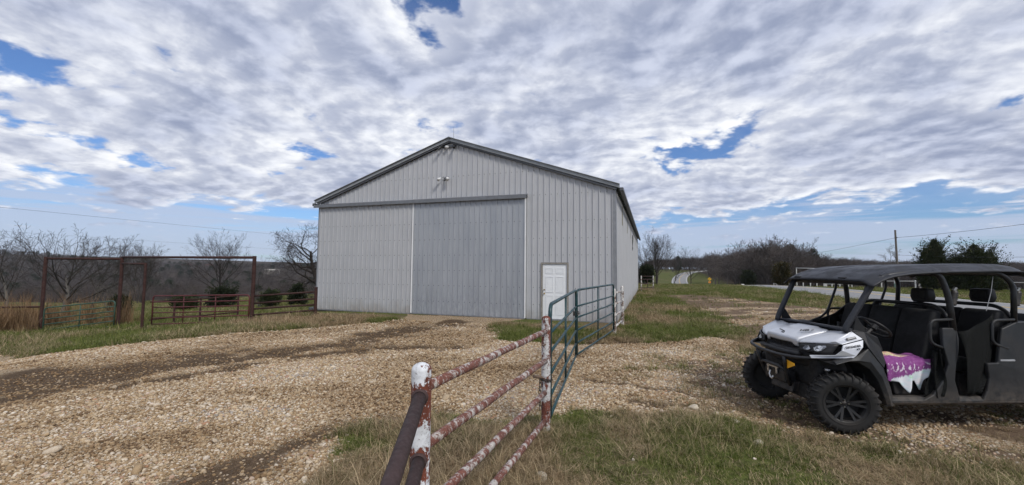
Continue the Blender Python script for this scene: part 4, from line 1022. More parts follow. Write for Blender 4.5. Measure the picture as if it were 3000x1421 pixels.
for x, z in ((-.56, 1.83), (-1.28, 1.86), (-2.05, 1.87)): MB().tube([(x, -.68, z), (x, .68, z)], .024, 8).build('roof_crossbar', 'steel_black', utv, smooth=True)
# --- roof
def roof(a, b):
    s = b * 2 - 1; x = lerp(-.36, -2.40, a); y = s * .755; ax = -x
    z = np.interp(ax, [.36, .40, .50, .62, .85, 1.24, 1.9, 2.25, 2.33, 2.40], [1.775, 1.80, 1.855, 1.895, 1.930, 1.955, 1.972, 1.968, 1.935, 1.86])
    z = float(z) - .060 * float(sstep(.80, 1.0, abs(s))) - .012 * s * s
    pan = float(sstep(.20, .27, abs(s)) * sstep(.80, .74, abs(s)) * sstep(.55, .66, ax) * sstep(2.28, 2.15, ax)); z += .020 * pan
    mid_ = float(sstep(.20, .13, abs(s)) * sstep(.45, .56, ax) * sstep(2.28, 2.15, ax)); z += .014 * mid_
    z -= .006 * float(sstep(.03, .010, abs(ax - 1.27)))
    x -= -.06 * (1 - s * s) * float(sstep(.9, .4, ax)) ; return (x, y, z)
gridpart(roof, 64, 57, 'plastic_roof', 'roof', th=.018)
def visor(a, b):
    s = b * 2 - 1; return (-.40 - .05 * s * s - .03 * a, s * .655, 1.775 - .055 * a)
gridpart(visor, 3, 12, 'plastic_black', 'roof_visor', th=.015)
for y in (.34, -.44):
    m = MB(); m.box((-.325 - .03, y, 1.795), (.06, .11, .030)); m.build('roof_clip', 'under_dark', utv, bevel=.006)
# --- steering, shifter, handles
swc = Vector((-.735, .33, 1.175)); tl = R(40)
pts = []
for t in np.linspace(0, 2 * pi, 29): pts.append(swc + Vector((.185 * cos(t) * cos(tl), .185 * sin(t), .185 * cos(t) * sin(tl))))
sw = MB().tube(pts, .0155, 8, cap=False).build('steering_wheel', 'plastic_black', utv, smooth=True)
for t in (.0, 2.2, -2.2):
    MB().tube([swc, swc + Vector((.18 * cos(t) * cos(tl), .18 * sin(t), .18 * cos(t) * sin(tl)))], .014, 6).build('spoke', 'plastic_black', sw)
MB().tube([swc, swc + Vector((.26, 0, -.22))], .03, 8).build('steering_column', 'plastic_black', sw)
MB().tube([swc + Vector((.015, 0, -.02)), swc + Vector((-.02, 0, .024))], .05, 12).build('horn_pad', 'plastic_black', sw)
MB().tube([(-.50, -.02, 1.02), (-.58, -.03, 1.16), (-.59, -.03, 1.20)], [.014, .014, .024], 8).build('shifter', 'plastic_black', utv)
for x0 in (-1.33, -2.10):
    for s in (1, -1): MB().tube(bend([(x0, .745 * s, 1.325), (x0 + .29, .755 * s, 1.315), (x0 + .31, .76 * s, 1.05), (x0 + .13, .765 * s, .985)], .07), .0165, 8).build('grab_handle', 'plastic_grey', utv, smooth=True)
MB().tube([(-1.32, -.30, 1.10), (-1.38, -.30, 1.40), (-1.40, -.30, 1.46)], [.055, .055, .03], 10).build('belt_buckle_post', 'plastic_black', utv, smooth=True)
# --- door nets: folded open on the near side, closed on the far side
def net_front(a, b):
    p = Vector((-1.17, .745, 1.02)).lerp(Vector((-1.10, .80, .44)), a); q = Vector((-1.13, .70, .95)).lerp(Vector((-.93, .74, .425)), a)
    r = p.lerp(q, b); return (r.x + .03 * sin(6 * a + 9 * b), r.y + .028 * sin(11 * b + 3 * a), r.z + .015 * sin(7 * b))
gridpart(net_front, 14, 9, 'net_mesh', 'door_net', th=.004)
def net_rear(a, b):
    top = Vector((-1.40, .735, 1.18)).lerp(Vector((-1.86, .725, 1.40)), b); bot = Vector((-1.46, .765, .45)).lerp(Vector((-1.60, .76, .47)), b); mid = Vector((-1.44, .79, .86)).lerp(Vector((-1.90, .74, .93)), b)
    r = top * (1 - a) ** 2 + mid * 2 * a * (1 - a) + bot * a * a; return (r.x, r.y + .018 * sin(9 * b + 5 * a), r.z - .05 * sin(pi * b) * (1 - a))
gridpart(net_rear, 16, 10, 'net_mesh', 'door_net', th=.004)
for dx in (0, -.80):
    MB().tube(bend([(-1.10 + dx, -.70, 1.84), (-1.16 + dx, -.715, 1.68), (-1.00 + dx, -.72, 1.28), (-.90 + dx, -.72, 1.19), (-.58 + dx, -.72, 1.075)], .08), .017, 8).build('net_frame', 'steel_black', utv, smooth=True)
    MB().tube(bend([(-1.36 + dx, -.72, 1.42), (-1.12 + dx, -.72, 1.235), (-.80 + dx, -.72, 1.125), (-.60 + dx, -.72, 1.06)], .06), .014, 8).build('net_frame', 'steel_black', utv, smooth=True)
    sheet([(-1.34 + dx, -.722, 1.40), (-1.11 + dx, -.722, 1.225), (-.80 + dx, -.722, 1.12), (-.70 + dx, -.722, .60), (-1.30 + dx, -.722, .60)], 'net_mesh', 'door_net', th=.003, bev=0)
MB().tube([(-1.02, -.72, 1.22), (-1.0, -.72, 1.05)], .014, 6).build('net_latch', 'steel_black', utv)
# whip line hanging in the rear opening
MB().tube([(-1.98, .66, 1.84), (-1.93, .67, 1.65), (-1.84, .68, 1.42)], .004, 5).build('pull_cord', 'decal_grey', utv)

# ------------------------------------------------------------------ towel and jacket on the driver's seat
n = NT('towel'); o = n.obj(); dr = n.attr('drop'); al = n.attr('along')
cb = n.n('ShaderNodeCombineXYZ'); n.l(al, cb.inputs[0]); n.l(dr, cb.inputs[1]); q = cb.outputs[0]
pur = n.ramp(n.noise(q, 14, 4, .6), [(.3, (.19, .050, .19)), (.6, (.26, .085, .26)), (.8, (.36, .17, .36))])
marks = n.math('MULTIPLY', n.step(n.noise(n.map(q, (11, 3.2, 1), (0, 0, .5)), 1.9, 2, .4), .57, .60), n.math('MULTIPLY', n.step(dr, .10, .20), n.step(dr, .62, .45)))
pur = n.mix(n.math('MULTIPLY', marks, .85), pur, (.72, .66, .74))
whi = n.ramp(n.noise(q, 5, 4, .6), [(.25, (.35, .66, .38)), (.42, (.62, .72, .76)), (.6, (.74, .75, .78)), (.8, (.80, .62, .66))])
bord = n.math('ADD', n.math('ADD', dr, n.math('MULTIPLY', n.math('SUBTRACT', al, .35), .62)), n.math('MULTIPLY', n.math('SUBTRACT', n.noise(n.map(q, (20, 4, 1)), 1.5, 3), .5), .22))
top = n.ramp(n.noise(q, 7, 4, .6, 1.0), [(.30, (.40, .08, .34)), (.41, (.46, .12, .38)), (.47, (.72, .58, .20)), (.55, (.74, .72, .62)), (.63, (.62, .24, .12)), (.75, (.30, .08, .28))])
c = n.mix(n.step(bord, .64, .72), pur, whi); c = n.mix(n.math('MULTIPLY', n.step(dr, -.10, -.16), n.step(al, .62, .45)), c, top)
n.set(c, .95, 0, .1); n.bump(n.noise(o, 260, 2), .4, .002)
tw = MB(); NA, NB = 46, 40; at_, dt_ = [], []; P = []
for i in range(NA):
    a = i / (NA - 1); x = lerp(-.54, -1.165, a) ; row = []
    L = float(np.interp(a, [0, .12, .28, .42, .50, .60, .68, .76, .9, 1], [.25, .265, .275, .40, .28, .265, .385, .25, .15, .06]))
    for j in range(NB):
        b = j / (NB - 1)
        if b < .45:
            f = b / .45; y = lerp(.30 + .20 * a, .632, f); z = .858 + .014 * sin(17 * a + 5 * f) * (1 - .5 * f) + .05 * float(vnoise(a * 7, f * 5, 5)) * (1 - a) * (1 - f) + .014 * float(vnoise(a * 12, f * 9, 8)) - .05 * max(0, a - .75) * 0; dd = -1 + f
            if f > .82: z -= .018 * ((f - .82) / .18) ** 2
        else:
            f = (b - .45) / .55; dd = f * L / .30; y = .632 + .035 * min(1, f * 4) + (.022 * sin(15 * a + 1.5 * f) + .012 * sin(31 * a)) * f; z = .848 - L * f
        row.append((x - .02 * sin(3 * b), y, z)); at_.append(a); dt_.append(dd)
    P.append(row)
tw.grid(P); twm = tw.mesh('towel', 'towel', True, fix=False)
for k, dd in (('drop', dt_), ('along', at_)): a = twm.attributes.new(k, 'FLOAT', 'POINT'); a.data.foreach_set('value', np.array(dd, np.float32))
towel = bpy.data.objects.new('towel', twm); COL.objects.link(towel); towel.location = UL; towel.rotation_euler = (0, 0, UY)
md = towel.modifiers.new('solid', 'SOLIDIFY'); md.thickness = .008; md.offset = 1
tag(towel, 'purple, white and yellow beach towel draped over the vehicle front seat', 'towel')
worn('navy_cloth', (.018, .024, .075), .9, 0, .4, 14)
def jk(a, b): 
    s = b * 2 - 1; return (-.62 - .16 * a - .20 * b * .6, .02 + .20 * (1 - a), .865 + .075 * sin(pi * a) * sin(pi * b) + .02 * sin(12 * a + 9 * b))
P = [[jk(i / 13, j / 13) for j in range(14)] for i in range(14)]; jo = MB().grid(P).build('jacket', 'navy_cloth', None, smooth=True, solid=.012); jo.location = UL; jo.rotation_euler = (0, 0, UY)
tag(jo, 'crumpled navy blue cloth lying on the vehicle front bench beside the towel', 'cloth')
# ------------------------------------------------------------------ trees
def bark(name, dk, lt):
    n = NT(name); o = n.obj(); n.set(n.ramp(n.noise(n.map(o, (1, 1, .3)), 7, 6, .65), [(.3, dk), (.7, lt)]), .95, 0, .15); return n.m
bark('bark_grey', (.030, .026, .024), (.075, .066, .060)); bark('bark_pale', (.085, .078, .072), (.20, .185, .17)); bark('bark_dark', (.022, .019, .018), (.060, .051, .046))
def foliage(name, a, b, c):
    n = NT(name); o = n.obj(); f = n.math('ADD', n.math('MULTIPLY', n.noise(o, 1.3, 3), .5), n.math('MULTIPLY', n.noise(o, 9, 3), .5))
    n.set(n.ramp(f, [(.32, a), (.52, b), (.70, c)]), .85, 0, .2); return n.m
foliage('cedar_green', (.016, .024, .011), (.036, .048, .020), (.085, .070, .030)); foliage('cedar_dark', (.010, .015, .009), (.022, .030, .015), (.05, .045, .022))
foliage('cedar_bronze', (.022, .024, .011), (.055, .048, .020), (.12, .075, .033)); foliage('pine_green', (.014, .022, .011), (.030, .042, .019), (.055, .060, .028))

class Tree:
    def __init__(s, seed): s.r = random.Random(seed); s.t = MB(); s.c = MB()
    def branch(s, p, d, L, r, lv, P):
        rd = s.r; ns = P['seg'][lv]; sides = P['sides'][lv]; pts = [p]; rr = [r]; dd = d.copy(); step = L / ns
        for i in range(ns):
            g = P['gnarl'][lv]; dd = dd + Vector((rd.gauss(0, g), rd.gauss(0, g), rd.gauss(0, g) + P['up'][lv])); dd.normalize()
            p = p + dd * step; pts.append(p); rr.append(max(P['rmin'], r * (1 - (i + 1) / ns * P['taper'][lv])))
        (s.t if lv == 0 else s.c).tube(pts, rr, sides, cap=False)
        if lv + 1 >= len(P['n']) + 1: return
        n = P['n'][lv]; n = max(1, int(n * rd.uniform(.8, 1.2) + .5)); f0 = P['from'][lv]; az = rd.uniform(0, 6.28)
        for k in range(n):
            f = f0 + (1 - f0) * (k + rd.uniform(.2, .8)) / n; x = f * ns; i = min(ns - 1, int(x)); q = pts[i].lerp(pts[i + 1], x - i); t = (pts[i + 1] - pts[i]).normalized()
            az += 2.4 + rd.gauss(0, .4); a = t.orthogonal().normalized(); b = t.cross(a); ang = R(P['ang'][lv]) * rd.uniform(.7, 1.25) * (1.15 - .45 * f)
            nd = t * cos(ang) + (a * cos(az) + b * sin(az)) * sin(ang); nd = nd + Vector(P.get('lean', (0, 0, 0))) * (.5 if lv == 0 else .2); nd.normalize()
            rb = rr[i] * P['rad'][lv] * rd.uniform(.8, 1.05); ll = L * P['len'][lv] * rd.uniform(.75, 1.2) * (1.12 - .42 * f if lv else 1.2 - .35 * f)
            s.branch(q, nd, ll, max(P['rmin'], rb), lv + 1, P)
DEF = dict(seg=(7, 5, 4, 3, 2), sides=(9, 6, 4, 3, 3), gnarl=(.07, .10, .11, .11, .11), up=(.03, .06, .05, .04, .03), taper=(.65, .75, .8, .8, .6), n=(10, 6, 5, 4), ang=(48, 46, 45, 45), len=(.62, .55, .52, .5), rad=(.52, .50, .52, .58), rmin=.007)
DEF['from'] = (.28, .22, .2, .15)
def make_tree(seed, H, r0, **kw):
    P = dict(DEF); P.update(kw); t = Tree(seed); t.branch(Vector((0, 0, -.15)), Vector((P.get('lx', 0), P.get('ly', 0), 1)).normalized(), H * P.get('trunk', .62), r0, 0, P)
    for k in range(P.get('stems', 1) - 1):
        a = k * 2.2 + .5; t.branch(Vector((.15 * cos(a), .15 * sin(a), -.1)), Vector((.35 * cos(a), .35 * sin(a), 1)).normalized(), H * P.get('trunk', .62) * .9, r0 * .8, 0, P)
    top = max(v[2] for v in t.c.v); k = H / top
    for m in (t.t, t.c): m.v = [(x * k, y * k, z * k) for x, y, z in m.v]
    return t
def bare_tree(px, depth, pytop, label, seed, r0=.14, mat='bark_grey', group=None, name='bare_tree', tm=None, dx=0, **kw):
    b = at(px, 800, depth); z = hg(b.x, b.y) ; H = at(px, pytop, depth).z - z
    t = make_tree(seed, H, r0, **kw); o = thing(name, label, 'tree', (b.x, b.y, z), seed * 1.3, group)
    if kw.get('norot'): o.rotation_euler = (0, 0, 0)
    t.t.build('trunk', tm or mat, o, smooth=True, fix=False); t.c.build('crown', mat, o, smooth=True, fix=False); return o
bare_tree(30, 34, 650, 'tall pale-barked bare tree at the far left edge', 11, .15, 'bark_grey', tm='bark_pale', trunk=.62, n=(10, 6, 5, 4), ang=(46, 42, 42, 42), len=(.85, .55, .5, .5), gnarl=(.08, .09, .09, .09, .09))
bare_tree(190, 30, 655, 'wide spreading bare tree leaning right behind the green corral gate', 22, .17, 'bark_grey', tm='bark_pale', trunk=.42, n=(10, 7, 5, 4), ang=(62, 44, 42, 42), len=(1.25, .58, .52, .5), gnarl=(.07, .09, .09, .09, .09), lean=(.26, 0, .1), norot=True, lx=.25)
bare_tree(275, 38, 676, 'thin leaning bare tree between the spreading tree and the corral gateway', 27, .10, 'bark_grey', trunk=.55, n=(7, 6, 5, 4), ang=(50, 46, 45, 45), lean=(.35, 0, 0), norot=True, lx=.3)
bare_tree(415, 52, 697, 'many-stemmed low bare tree behind the narrow corral gateway', 33, .09, 'bark_grey', stems=5, trunk=.62, n=(6, 5, 5, 4), ang=(30, 36, 40, 42), up=(.05, .1, .08, .06, .04))
bare_tree(649, 60, 668, 'round-crowned bare tree standing in the pasture above the red gate', 44, .19, 'bark_dark', trunk=.55, n=(18, 7, 5, 4), ang=(46, 38, 38, 40), up=(.0, .05, .05, .04, .03), len=(.92, .50, .5, .5), gnarl=(.04, .06, .07, .08, .08), **{'from': (.16, .3, .2, .15)})
bare_tree(757, 105, 742, 'small distant bare tree right of the corral gateway post', 47, .12, 'bark_grey', n=(9, 5, 5, 3))
bare_tree(948, 44, 645, 'gnarled dark bare oak beside the barn left edge', 55, .26, 'bark_dark', trunk=.55, n=(13, 7, 6, 5), ang=(68, 55, 52, 50), gnarl=(.1, .24, .28, .3, .3), len=(.80, .58, .52, .5))
bare_tree(330, 31, 820, 'low pale sapling thicket by the narrow corral gateway', 57, .04, 'bark_pale', stems=6, trunk=.7, n=(5, 4, 4, 3), ang=(38, 40, 45, 45), lean=(.2, 0, 0), norot=True)
bare_tree(770, 30, 850, 'grey leafless bush behind the rusty four-rail fence', 58, .035, 'bark_pale', stems=6, trunk=.6, n=(6, 5, 4, 3), ang=(50, 45, 45, 45))
bare_tree(1922, 60, 657, 'round-crowned bare tree beyond the barn back corner', 66, .12, 'bark_grey', stems=4, trunk=.62, n=(9, 6, 5, 4), ang=(40, 34, 36, 38), up=(.02, .09, .09, .07, .05), gnarl=(.05, .06, .07, .08, .08))
bare_tree(1885, 72, 742, 'low dark bare tree against the barn back corner', 67, .13, 'bark_dark', trunk=.5, n=(10, 7, 6, 4), ang=(58, 48, 46, 45))
bare_tree(1972, 120, 722, 'slender bare tree left of the curving far road', 71, .16, 'bark_dark', trunk=.68, n=(11, 6, 5, 4), ang=(40, 40, 42, 45))
bare_tree(2022, 150, 718, 'dark bare tree above the curving far road', 72, .2, 'bark_dark', trunk=.68, n=(12, 7, 6, 4), ang=(44, 42, 42, 45))
bare_tree(2590, 62, 713, 'pale gnarled bare tree left of the utility pole', 77, .13, 'bark_pale', trunk=.5, n=(8, 6, 5, 4), ang=(60, 50, 48, 48), gnarl=(.12, .24, .28, .3, .3))

def sprays(m, pts, dirs, size, rd, k=5):
    for p, d in zip(pts, dirs):
        for _ in range(k):
            q = p + Vector((rd.gauss(0, size * .7), rd.gauss(0, size * .7), rd.gauss(0, size * .7))); t = (d + Vector((rd.gauss(0, .45), rd.gauss(0, .45), rd.gauss(0, .35) + .25))).normalized()
            a = t.orthogonal().normalized(); a = (a * cos(rd.uniform(0, 6.3)) + t.cross(a) * sin(rd.uniform(0, 6.3))); L = size * rd.uniform(.7, 1.6); wd = L * .30
            m.add([q - a * wd * .5, q + t * L * .55 - a * wd, q + t * L, q + t * L * .55 + a * wd], [(0, 1, 2, 3)])
def cedar(px, depth, pybase, pytop, wpx, label, seed, mat='cedar_green', group=None, shape='cone', lobes=1, N=1500, size=.16, name='cedar_tree'):
    b = at(px, 800, depth); z = hg(b.x, b.y); H = at(px, pytop, depth).z - z; W = wpx * depth / CF / 2; rd = random.Random(seed)
    o = thing(name, label, 'tree', (b.x, b.y, z), 0, group); tr = MB(); fo = MB()
    lob = [(0, 0, 1.0)] + [(rd.uniform(.35, .55) * W * cos(k * 2.1 + seed), rd.uniform(.3, .5) * W * sin(k * 2.1 + seed), rd.uniform(.72, .92)) for k in range(lobes - 1)]
    for lx, ly, hf in lob: tr.tube([(lx * .2, ly * .2, -.2), (lx * .6, ly * .6, H * .3), (lx, ly, H * hf * .95)], [.09 + H * .012, .06 + H * .006, .015], 7, cap=False)
    pts, dirs = [], []
    for k in range(N):
        lx, ly, hf = lob[rd.randrange(len(lob))]; hh = H * hf; f = rd.random() ** (1.0 if shape == 'cone' else .7)
        if shape == 'cone': f = .06 + .94 * f; rad = W * (1.0 - f) ** .72 * (1 if lobes == 1 else .72) * min(1, .55 + f * 4)
        elif shape == 'round': f = .12 + .88 * f; rad = W * math.sqrt(max(0, 1 - ((f - .5) / .52) ** 2)) * (1 if lobes == 1 else .7)
        else: f = .55 + .45 * f; rad = W * math.sqrt(max(0, 1 - ((f - .76) / .25) ** 2))
        a = rd.uniform(0, 2 * pi); lump = .72 + .5 * float(vnoise(a * 2.2 + seed, f * 6, seed)); rr = rad * lump * rd.uniform(.35, 1.05) ** .6
        pts.append(Vector((lx * f + rr * cos(a), ly * f + rr * sin(a), f * hh))); dirs.append(Vector((cos(a), sin(a), .45 + .6 * f)))
    sprays(fo, pts, dirs, size, rd, 5)
    for k in range(N // 16):                      # leaders that break the outline
        lx, ly, hf = lob[rd.randrange(len(lob))]; a = rd.uniform(0, 6.28); f = rd.uniform(.25, .92)
        if shape == 'cone': rad = W * (1 - f) ** .72 * (1 if lobes == 1 else .72)
        else: rad = W * math.sqrt(max(0, 1 - ((f - .5) / .52) ** 2)) * (1 if lobes == 1 else .7)
        p = Vector((lx * f + rad * .7 * cos(a), ly * f + rad * .7 * sin(a), f * H * hf)); d_ = Vector((cos(a) * .8, sin(a) * .8, .9)).normalized(); Lb = W * rd.uniform(.3, .65)
        q = [p + d_ * Lb * t for t in (0, .25, .5, .75, 1)]; sprays(fo, q, [d_] * 5, size * .8, rd, 5); tr.tube([p - d_ * .1, q[-1]], [.015, .004], 3, cap=False)
    for k in range(16):
        a = rd.uniform(0, 6.28); f = rd.uniform(.15, .8); rad = W * (1 - f) * .8; p0 = Vector((0, 0, f * H)); tr.tube([p0, p0 + Vector((rad * cos(a), rad * sin(a), rad * .35))], [.03, .008], 4, cap=False)
    tr.build('trunk', 'bark_dark', o, fix=False); fo.build('crown', mat, o, fix=False); return o
cedar(2742, 46, 848, 706, 118, 'taller big cedar across the road, behind the vehicle roof', 1, 'cedar_green', lobes=3, N=5600, size=.13)
cedar(2858, 44, 850, 722, 165, 'broader bronze-tinged cedar across the road, behind the vehicle roof', 2, 'cedar_green', lobes=6, shape='cone', N=7000, size=.13)
cedar(2292, 72, 833, 772, 56, 'lone bronze cedar beside the white fence across the road', 3, 'cedar_bronze', lobes=2, shape='round', N=1300, size=.20)
cedar(2192, 76, 833, 797, 46, 'low dark cedar beside the road crest', 4, 'cedar_dark', lobes=2, shape='round', N=800, size=.2)
cedar(1892, 56, 834, 780, 46, 'dark cedar bush at the foot of the bare tree behind the barn', 5, 'cedar_dark', lobes=2, shape='round', N=900, size=.18)
cedar(542, 30, 925, 876, 72, 'smaller dark cedar bush seen through the red gate', 6, 'cedar_green', lobes=2, shape='round', N=900, size=.11)
cedar(650, 33, 925, 848, 96, 'larger dark cedar seen over the red gate', 7, 'cedar_dark', lobes=2, N=1500, size=.13)
cedar(356, 26, 950, 872, 52, 'dark evergreen bush beside the narrow corral gateway', 8, 'cedar_dark', lobes=2, shape='round', N=900, size=.10)
cedar(876, 31, 895, 836, 66, 'dark cedar behind the rusty fence, nearest the barn', 9, 'cedar_dark', lobes=2, N=1000, size=.11)
cedar(800, 30, 900, 856, 60, 'low cedar behind the middle of the rusty fence', 10, 'cedar_green', lobes=2, shape='round', N=700, size=.11)
cedar(2316, 118, 800, 722, 58, 'rounded pine crown standing above the bare woods across the road', 12, 'pine_green', shape='round', lobes=2, N=1300, size=.32, name='pine_tree')
cedar(2384, 140, 800, 732, 40, 'smaller pine crown right of the rounded one', 13, 'pine_green', shape='round', lobes=2, N=900, size=.34, name='pine_tree')
cedar(1988, 345, 800, 752, 22, 'slim pine between the bare trees above the far road', 14, 'pine_green', shape='cone', N=700, size=.4, name='pine_tree')

# ------------------------------------------------------------------ woods: masses of bare trees nobody could count
def proto(seed, H=10, **kw):
    P = dict(n=(10, 6, 5, 2), ang=(44, 42, 44, 45), trunk=.68, rmin=.016, sides=(6, 4, 3, 3, 3), seg=(5, 4, 3, 2, 2)); P.update(kw)
    t = make_tree(seed, H, .15, **P); t.c.add(t.t.v, t.t.f); return t.c.mesh('bare_wood_tree', 'bark_wood', True, fix=False)
n = NT('bark_wood'); g = n.n('ShaderNodeObjectInfo'); tn = n.attr('tint', 'INSTANCER', 'Vector'); sx = n.n('ShaderNodeSeparateXYZ'); n.l(tn, sx.inputs[0])
n.set(n.mix(sx.outputs[0], (.062, .053, .050), (.125, .108, .101)), .95, 0, .1)
foliage('wood_pine', (.012, .019, .010), (.026, .036, .017), (.045, .050, .024))
PROT = [proto(101), proto(102, n=(12, 6, 5, 2), ang=(38, 40, 42, 45)), proto(103, stems=2, n=(8, 6, 5, 2)), proto(104, ang=(56, 48, 46, 45), trunk=.55), proto(105, stems=4, trunk=.6, n=(6, 5, 5, 2), ang=(50, 46, 46, 45))]
def pine_proto(seed):
    rd = random.Random(seed); m = MB(); pts, dirs = [], []
    for k in range(420):
        f = .25 + .75 * rd.random(); a = rd.uniform(0, 6.28); rad = 2.6 * math.sqrt(max(0, 1 - ((f - .6) / .42) ** 2)) * rd.uniform(.3, 1); pts.append(Vector((rad * cos(a), rad * sin(a), f * 10))); dirs.append(Vector((cos(a), sin(a), .6)))
    sprays(m, pts, dirs, .5, rd, 4); m.tube([(0, 0, -.3), (0, 0, 8)], [.2, .05], 5, cap=False); return m.mesh('wood_pine_tree', 'wood_pine', fix=False)
PROT.append(pine_proto(201))
def woods(name, label, xs, hs, pine=.05, seed=1, nopine=0):
    r = np.random.default_rng(seed); N = len(xs); z = hgt(xs[:, 0], xs[:, 1]); idx = r.integers(0, 5, N); pm = r.random(N) < pine; pm[:nopine] = False; idx[pm] = 5
    sc = hs / 10 * r.uniform(.82, 1.1, N); sc3 = np.stack([sc * r.uniform(.9, 1.3, N), sc * r.uniform(.9, 1.3, N), sc], 1)
    rot = np.stack([r.normal(0, .05, N), r.normal(0, .05, N), r.uniform(0, 6.28, N)], 1)
    return scatter(name, np.stack([xs[:, 0], xs[:, 1], z - .1], 1), rot, sc3, idx, np.stack([r.random(N)] * 3, 1), PROT, label, 'woods')
def jgrid(x0, x1, y0, y1, s, r):
    X, Y = np.meshgrid(np.arange(x0, x1, s), np.arange(y0, y1, s)); p = np.stack([X.ravel(), Y.ravel()], 1); return p + r.uniform(-.45, .45, p.shape) * s
r_ = np.random.default_rng(5)
def seen(p, lo, hi): q = 1500 + CF * p[:, 0] / p[:, 1]; return (q > lo) & (q < hi)
a = jgrid(-260, 20, 72, 180, 4.4, r_); a = a[seen(a, -260, 1010) & (a[:, 1] > 88 - .05 * (a[:, 0] + 30) + 14 * fbm(a[:, 0] * .03, a[:, 1] * .03, 6, 2))]
bb = jgrid(-560, 60, 180, 420, 9, r_); bb = bb[seen(bb, -200, 1010)]
c_ = jgrid(-1450, 100, 420, 960, 15, r_); c_ = c_[seen(c_, -160, 1010)]
allp = np.vstack([a, bb, c_]); hh = np.concatenate([np.full(len(a), 6.8), np.full(len(bb), 9.5), np.full(len(c_), 11.0)])
woods('bare_woodland', 'grey-brown leafless woods filling the valley left of the barn', allp, hh, .05, 3, len(a))
# right: strip beyond the road
def right_pts(u0, u1, v0, v1, s):
    p = jgrid(u0, u1, v0, v1, s, r_); x, y = xy_of(p[:, 0], p[:, 1]); return np.stack([x, y], 1)
a = right_pts(72, 330, 30, 240, 4.3); u_, v_ = uv_of(a[:, 0], a[:, 1]); cv = np.interp(u_, cl_u, cl_v)
def pxx(p): return 1500 + CF * p[:, 0] / p[:, 1]
DMIN = lambda q: np.interp(q, [1900, 2040, 2200, 2330, 2420, 2560, 3200], [80, 80, 88, 92, 118, 145, 150])
a = a[seen(a, 2035, 3150) & (a[:, 1] > DMIN(pxx(a)) + 8 * fbm(a[:, 0] * .1, a[:, 1] * .1, 9, 2)) & (a[:, 1] < DMIN(pxx(a)) + 75) & (v_ - cv > 12)]
b1 = right_pts(190, 640, -90, 300, 9); u_, v_ = uv_of(b1[:, 0], b1[:, 1]); cv = np.interp(u_, cl_u, cl_v); keep = seen(b1, 1850, 3150) & (np.abs(v_ - cv) > 13) & ~((v_ < cv) & (u_ < 335)); b1 = b1[keep]
a2 = right_pts(20, 130, 100, 190, 4.6); a2 = a2[seen(a2, 2500, 3300) & (a2[:, 1] > DMIN(pxx(a2)) - 30)]
def hts(p, h0): return h0 * np.interp(pxx(p), [1900, 2060, 2220, 2330, 2400, 2500, 2560, 3000], [.9, 1.22, 1.24, 1.12, .95, .90, .80, .72])
woods('bare_woodland', 'dark leafless woods rising beyond the road on the right', np.vstack([a, b1, a2]), np.concatenate([hts(a, 12.6), hts(b1, 11.5), hts(a2, 9)]), .0, 4)
# ------------------------------------------------------------------ roadside things
worn('pole_wood', (.13, .115, .10), .9, 0, .25, 4); worn('wire', (.02, .02, .022), .6); worn('sign_yellow', (.72, .42, .02), .5, 0, .05, 3); worn('sign_orange', (.70, .26, .03), .5, 0, .05, 3)
worn('fence_white', (.66, .66, .64), .7, 0, .12, 4); worn('box_green', (.16, .24, .20), .6, 0, .15, 5); worn('roof_red', (.20, .075, .06), .8, 0, .15, .5); worn('wall_pale', (.30, .28, .245), .8, 0, .12, .5)
def gnd(px, depth): p = at(px, 800, depth); return Vector((p.x, p.y, hg(p.x, p.y)))
def pole(px, depth, pytop, label, r=.13):
    b = gnd(px, depth); H = at(px, pytop, depth).z - b.z; o = thing('utility_pole', label, 'pole', b)
    MB().tube([(0, 0, -.3), (-.02 * H * .1, 0, H * .5), (-.05, 0, H)], [r * 1.12, r, r * .82], 12).build('pole_shaft', 'pole_wood', o, smooth=False); return o, b, H
p1, b1_, H1 = pole(2630, 52, 674, 'near wooden utility pole rising behind the vehicle roof', .115)
m = MB(); m.box((.0, 0, H1 - .95), (.08, .34, .10)); m.build('wire_bracket', 'steel_black', p1)
p2, b2_, H2 = pole(2131, 150, 779, 'far slender utility pole beside the road crest', .15)
m = MB(); m.box((.0, 0, H2 - .1), (.5, .2, .12)); m.build('wire_bracket', 'steel_black', p2)
def wire(label, pts, r=.012, sag=0):
    P = []
    for a, b in zip(pts[:-1], pts[1:]):
        a, b = Vector(a), Vector(b)
        for k in range(17): t = k / 16; q = a.lerp(b, t); q.z -= sag * 4 * t * (1 - t); P.append(q) if not (P and (P[-1] - q).length < 1e-4) else None
    return tag(MB().tube(P, r, 5).build('overhead_wire', 'wire', None, smooth=True), label, 'wire')
hook = at(2627, 696, 52); nxt = Vector((39.5, 14, 7.2))
wire('sagging overhead wire running along the road past the near pole', [at(2131, 781, 150), hook, nxt], .017, .5)
wire('low cable at the right edge passing the big cedars', [at(2632, 747, 52.2), at(3000, 753, 34), at(3400, 735, 22)], .013, .1)
wire('higher thin wire crossing the sky at the left', [at(-500, 566, 42), at(0, 607, 55), at(840, 690, 105), at(1100, 700, 130)], .016, .0)
wire('lower thin wire crossing the sky at the left', [at(-500, 655, 60), at(0, 677, 75), at(560, 714, 110), at(1000, 742, 150)], .014, .0)
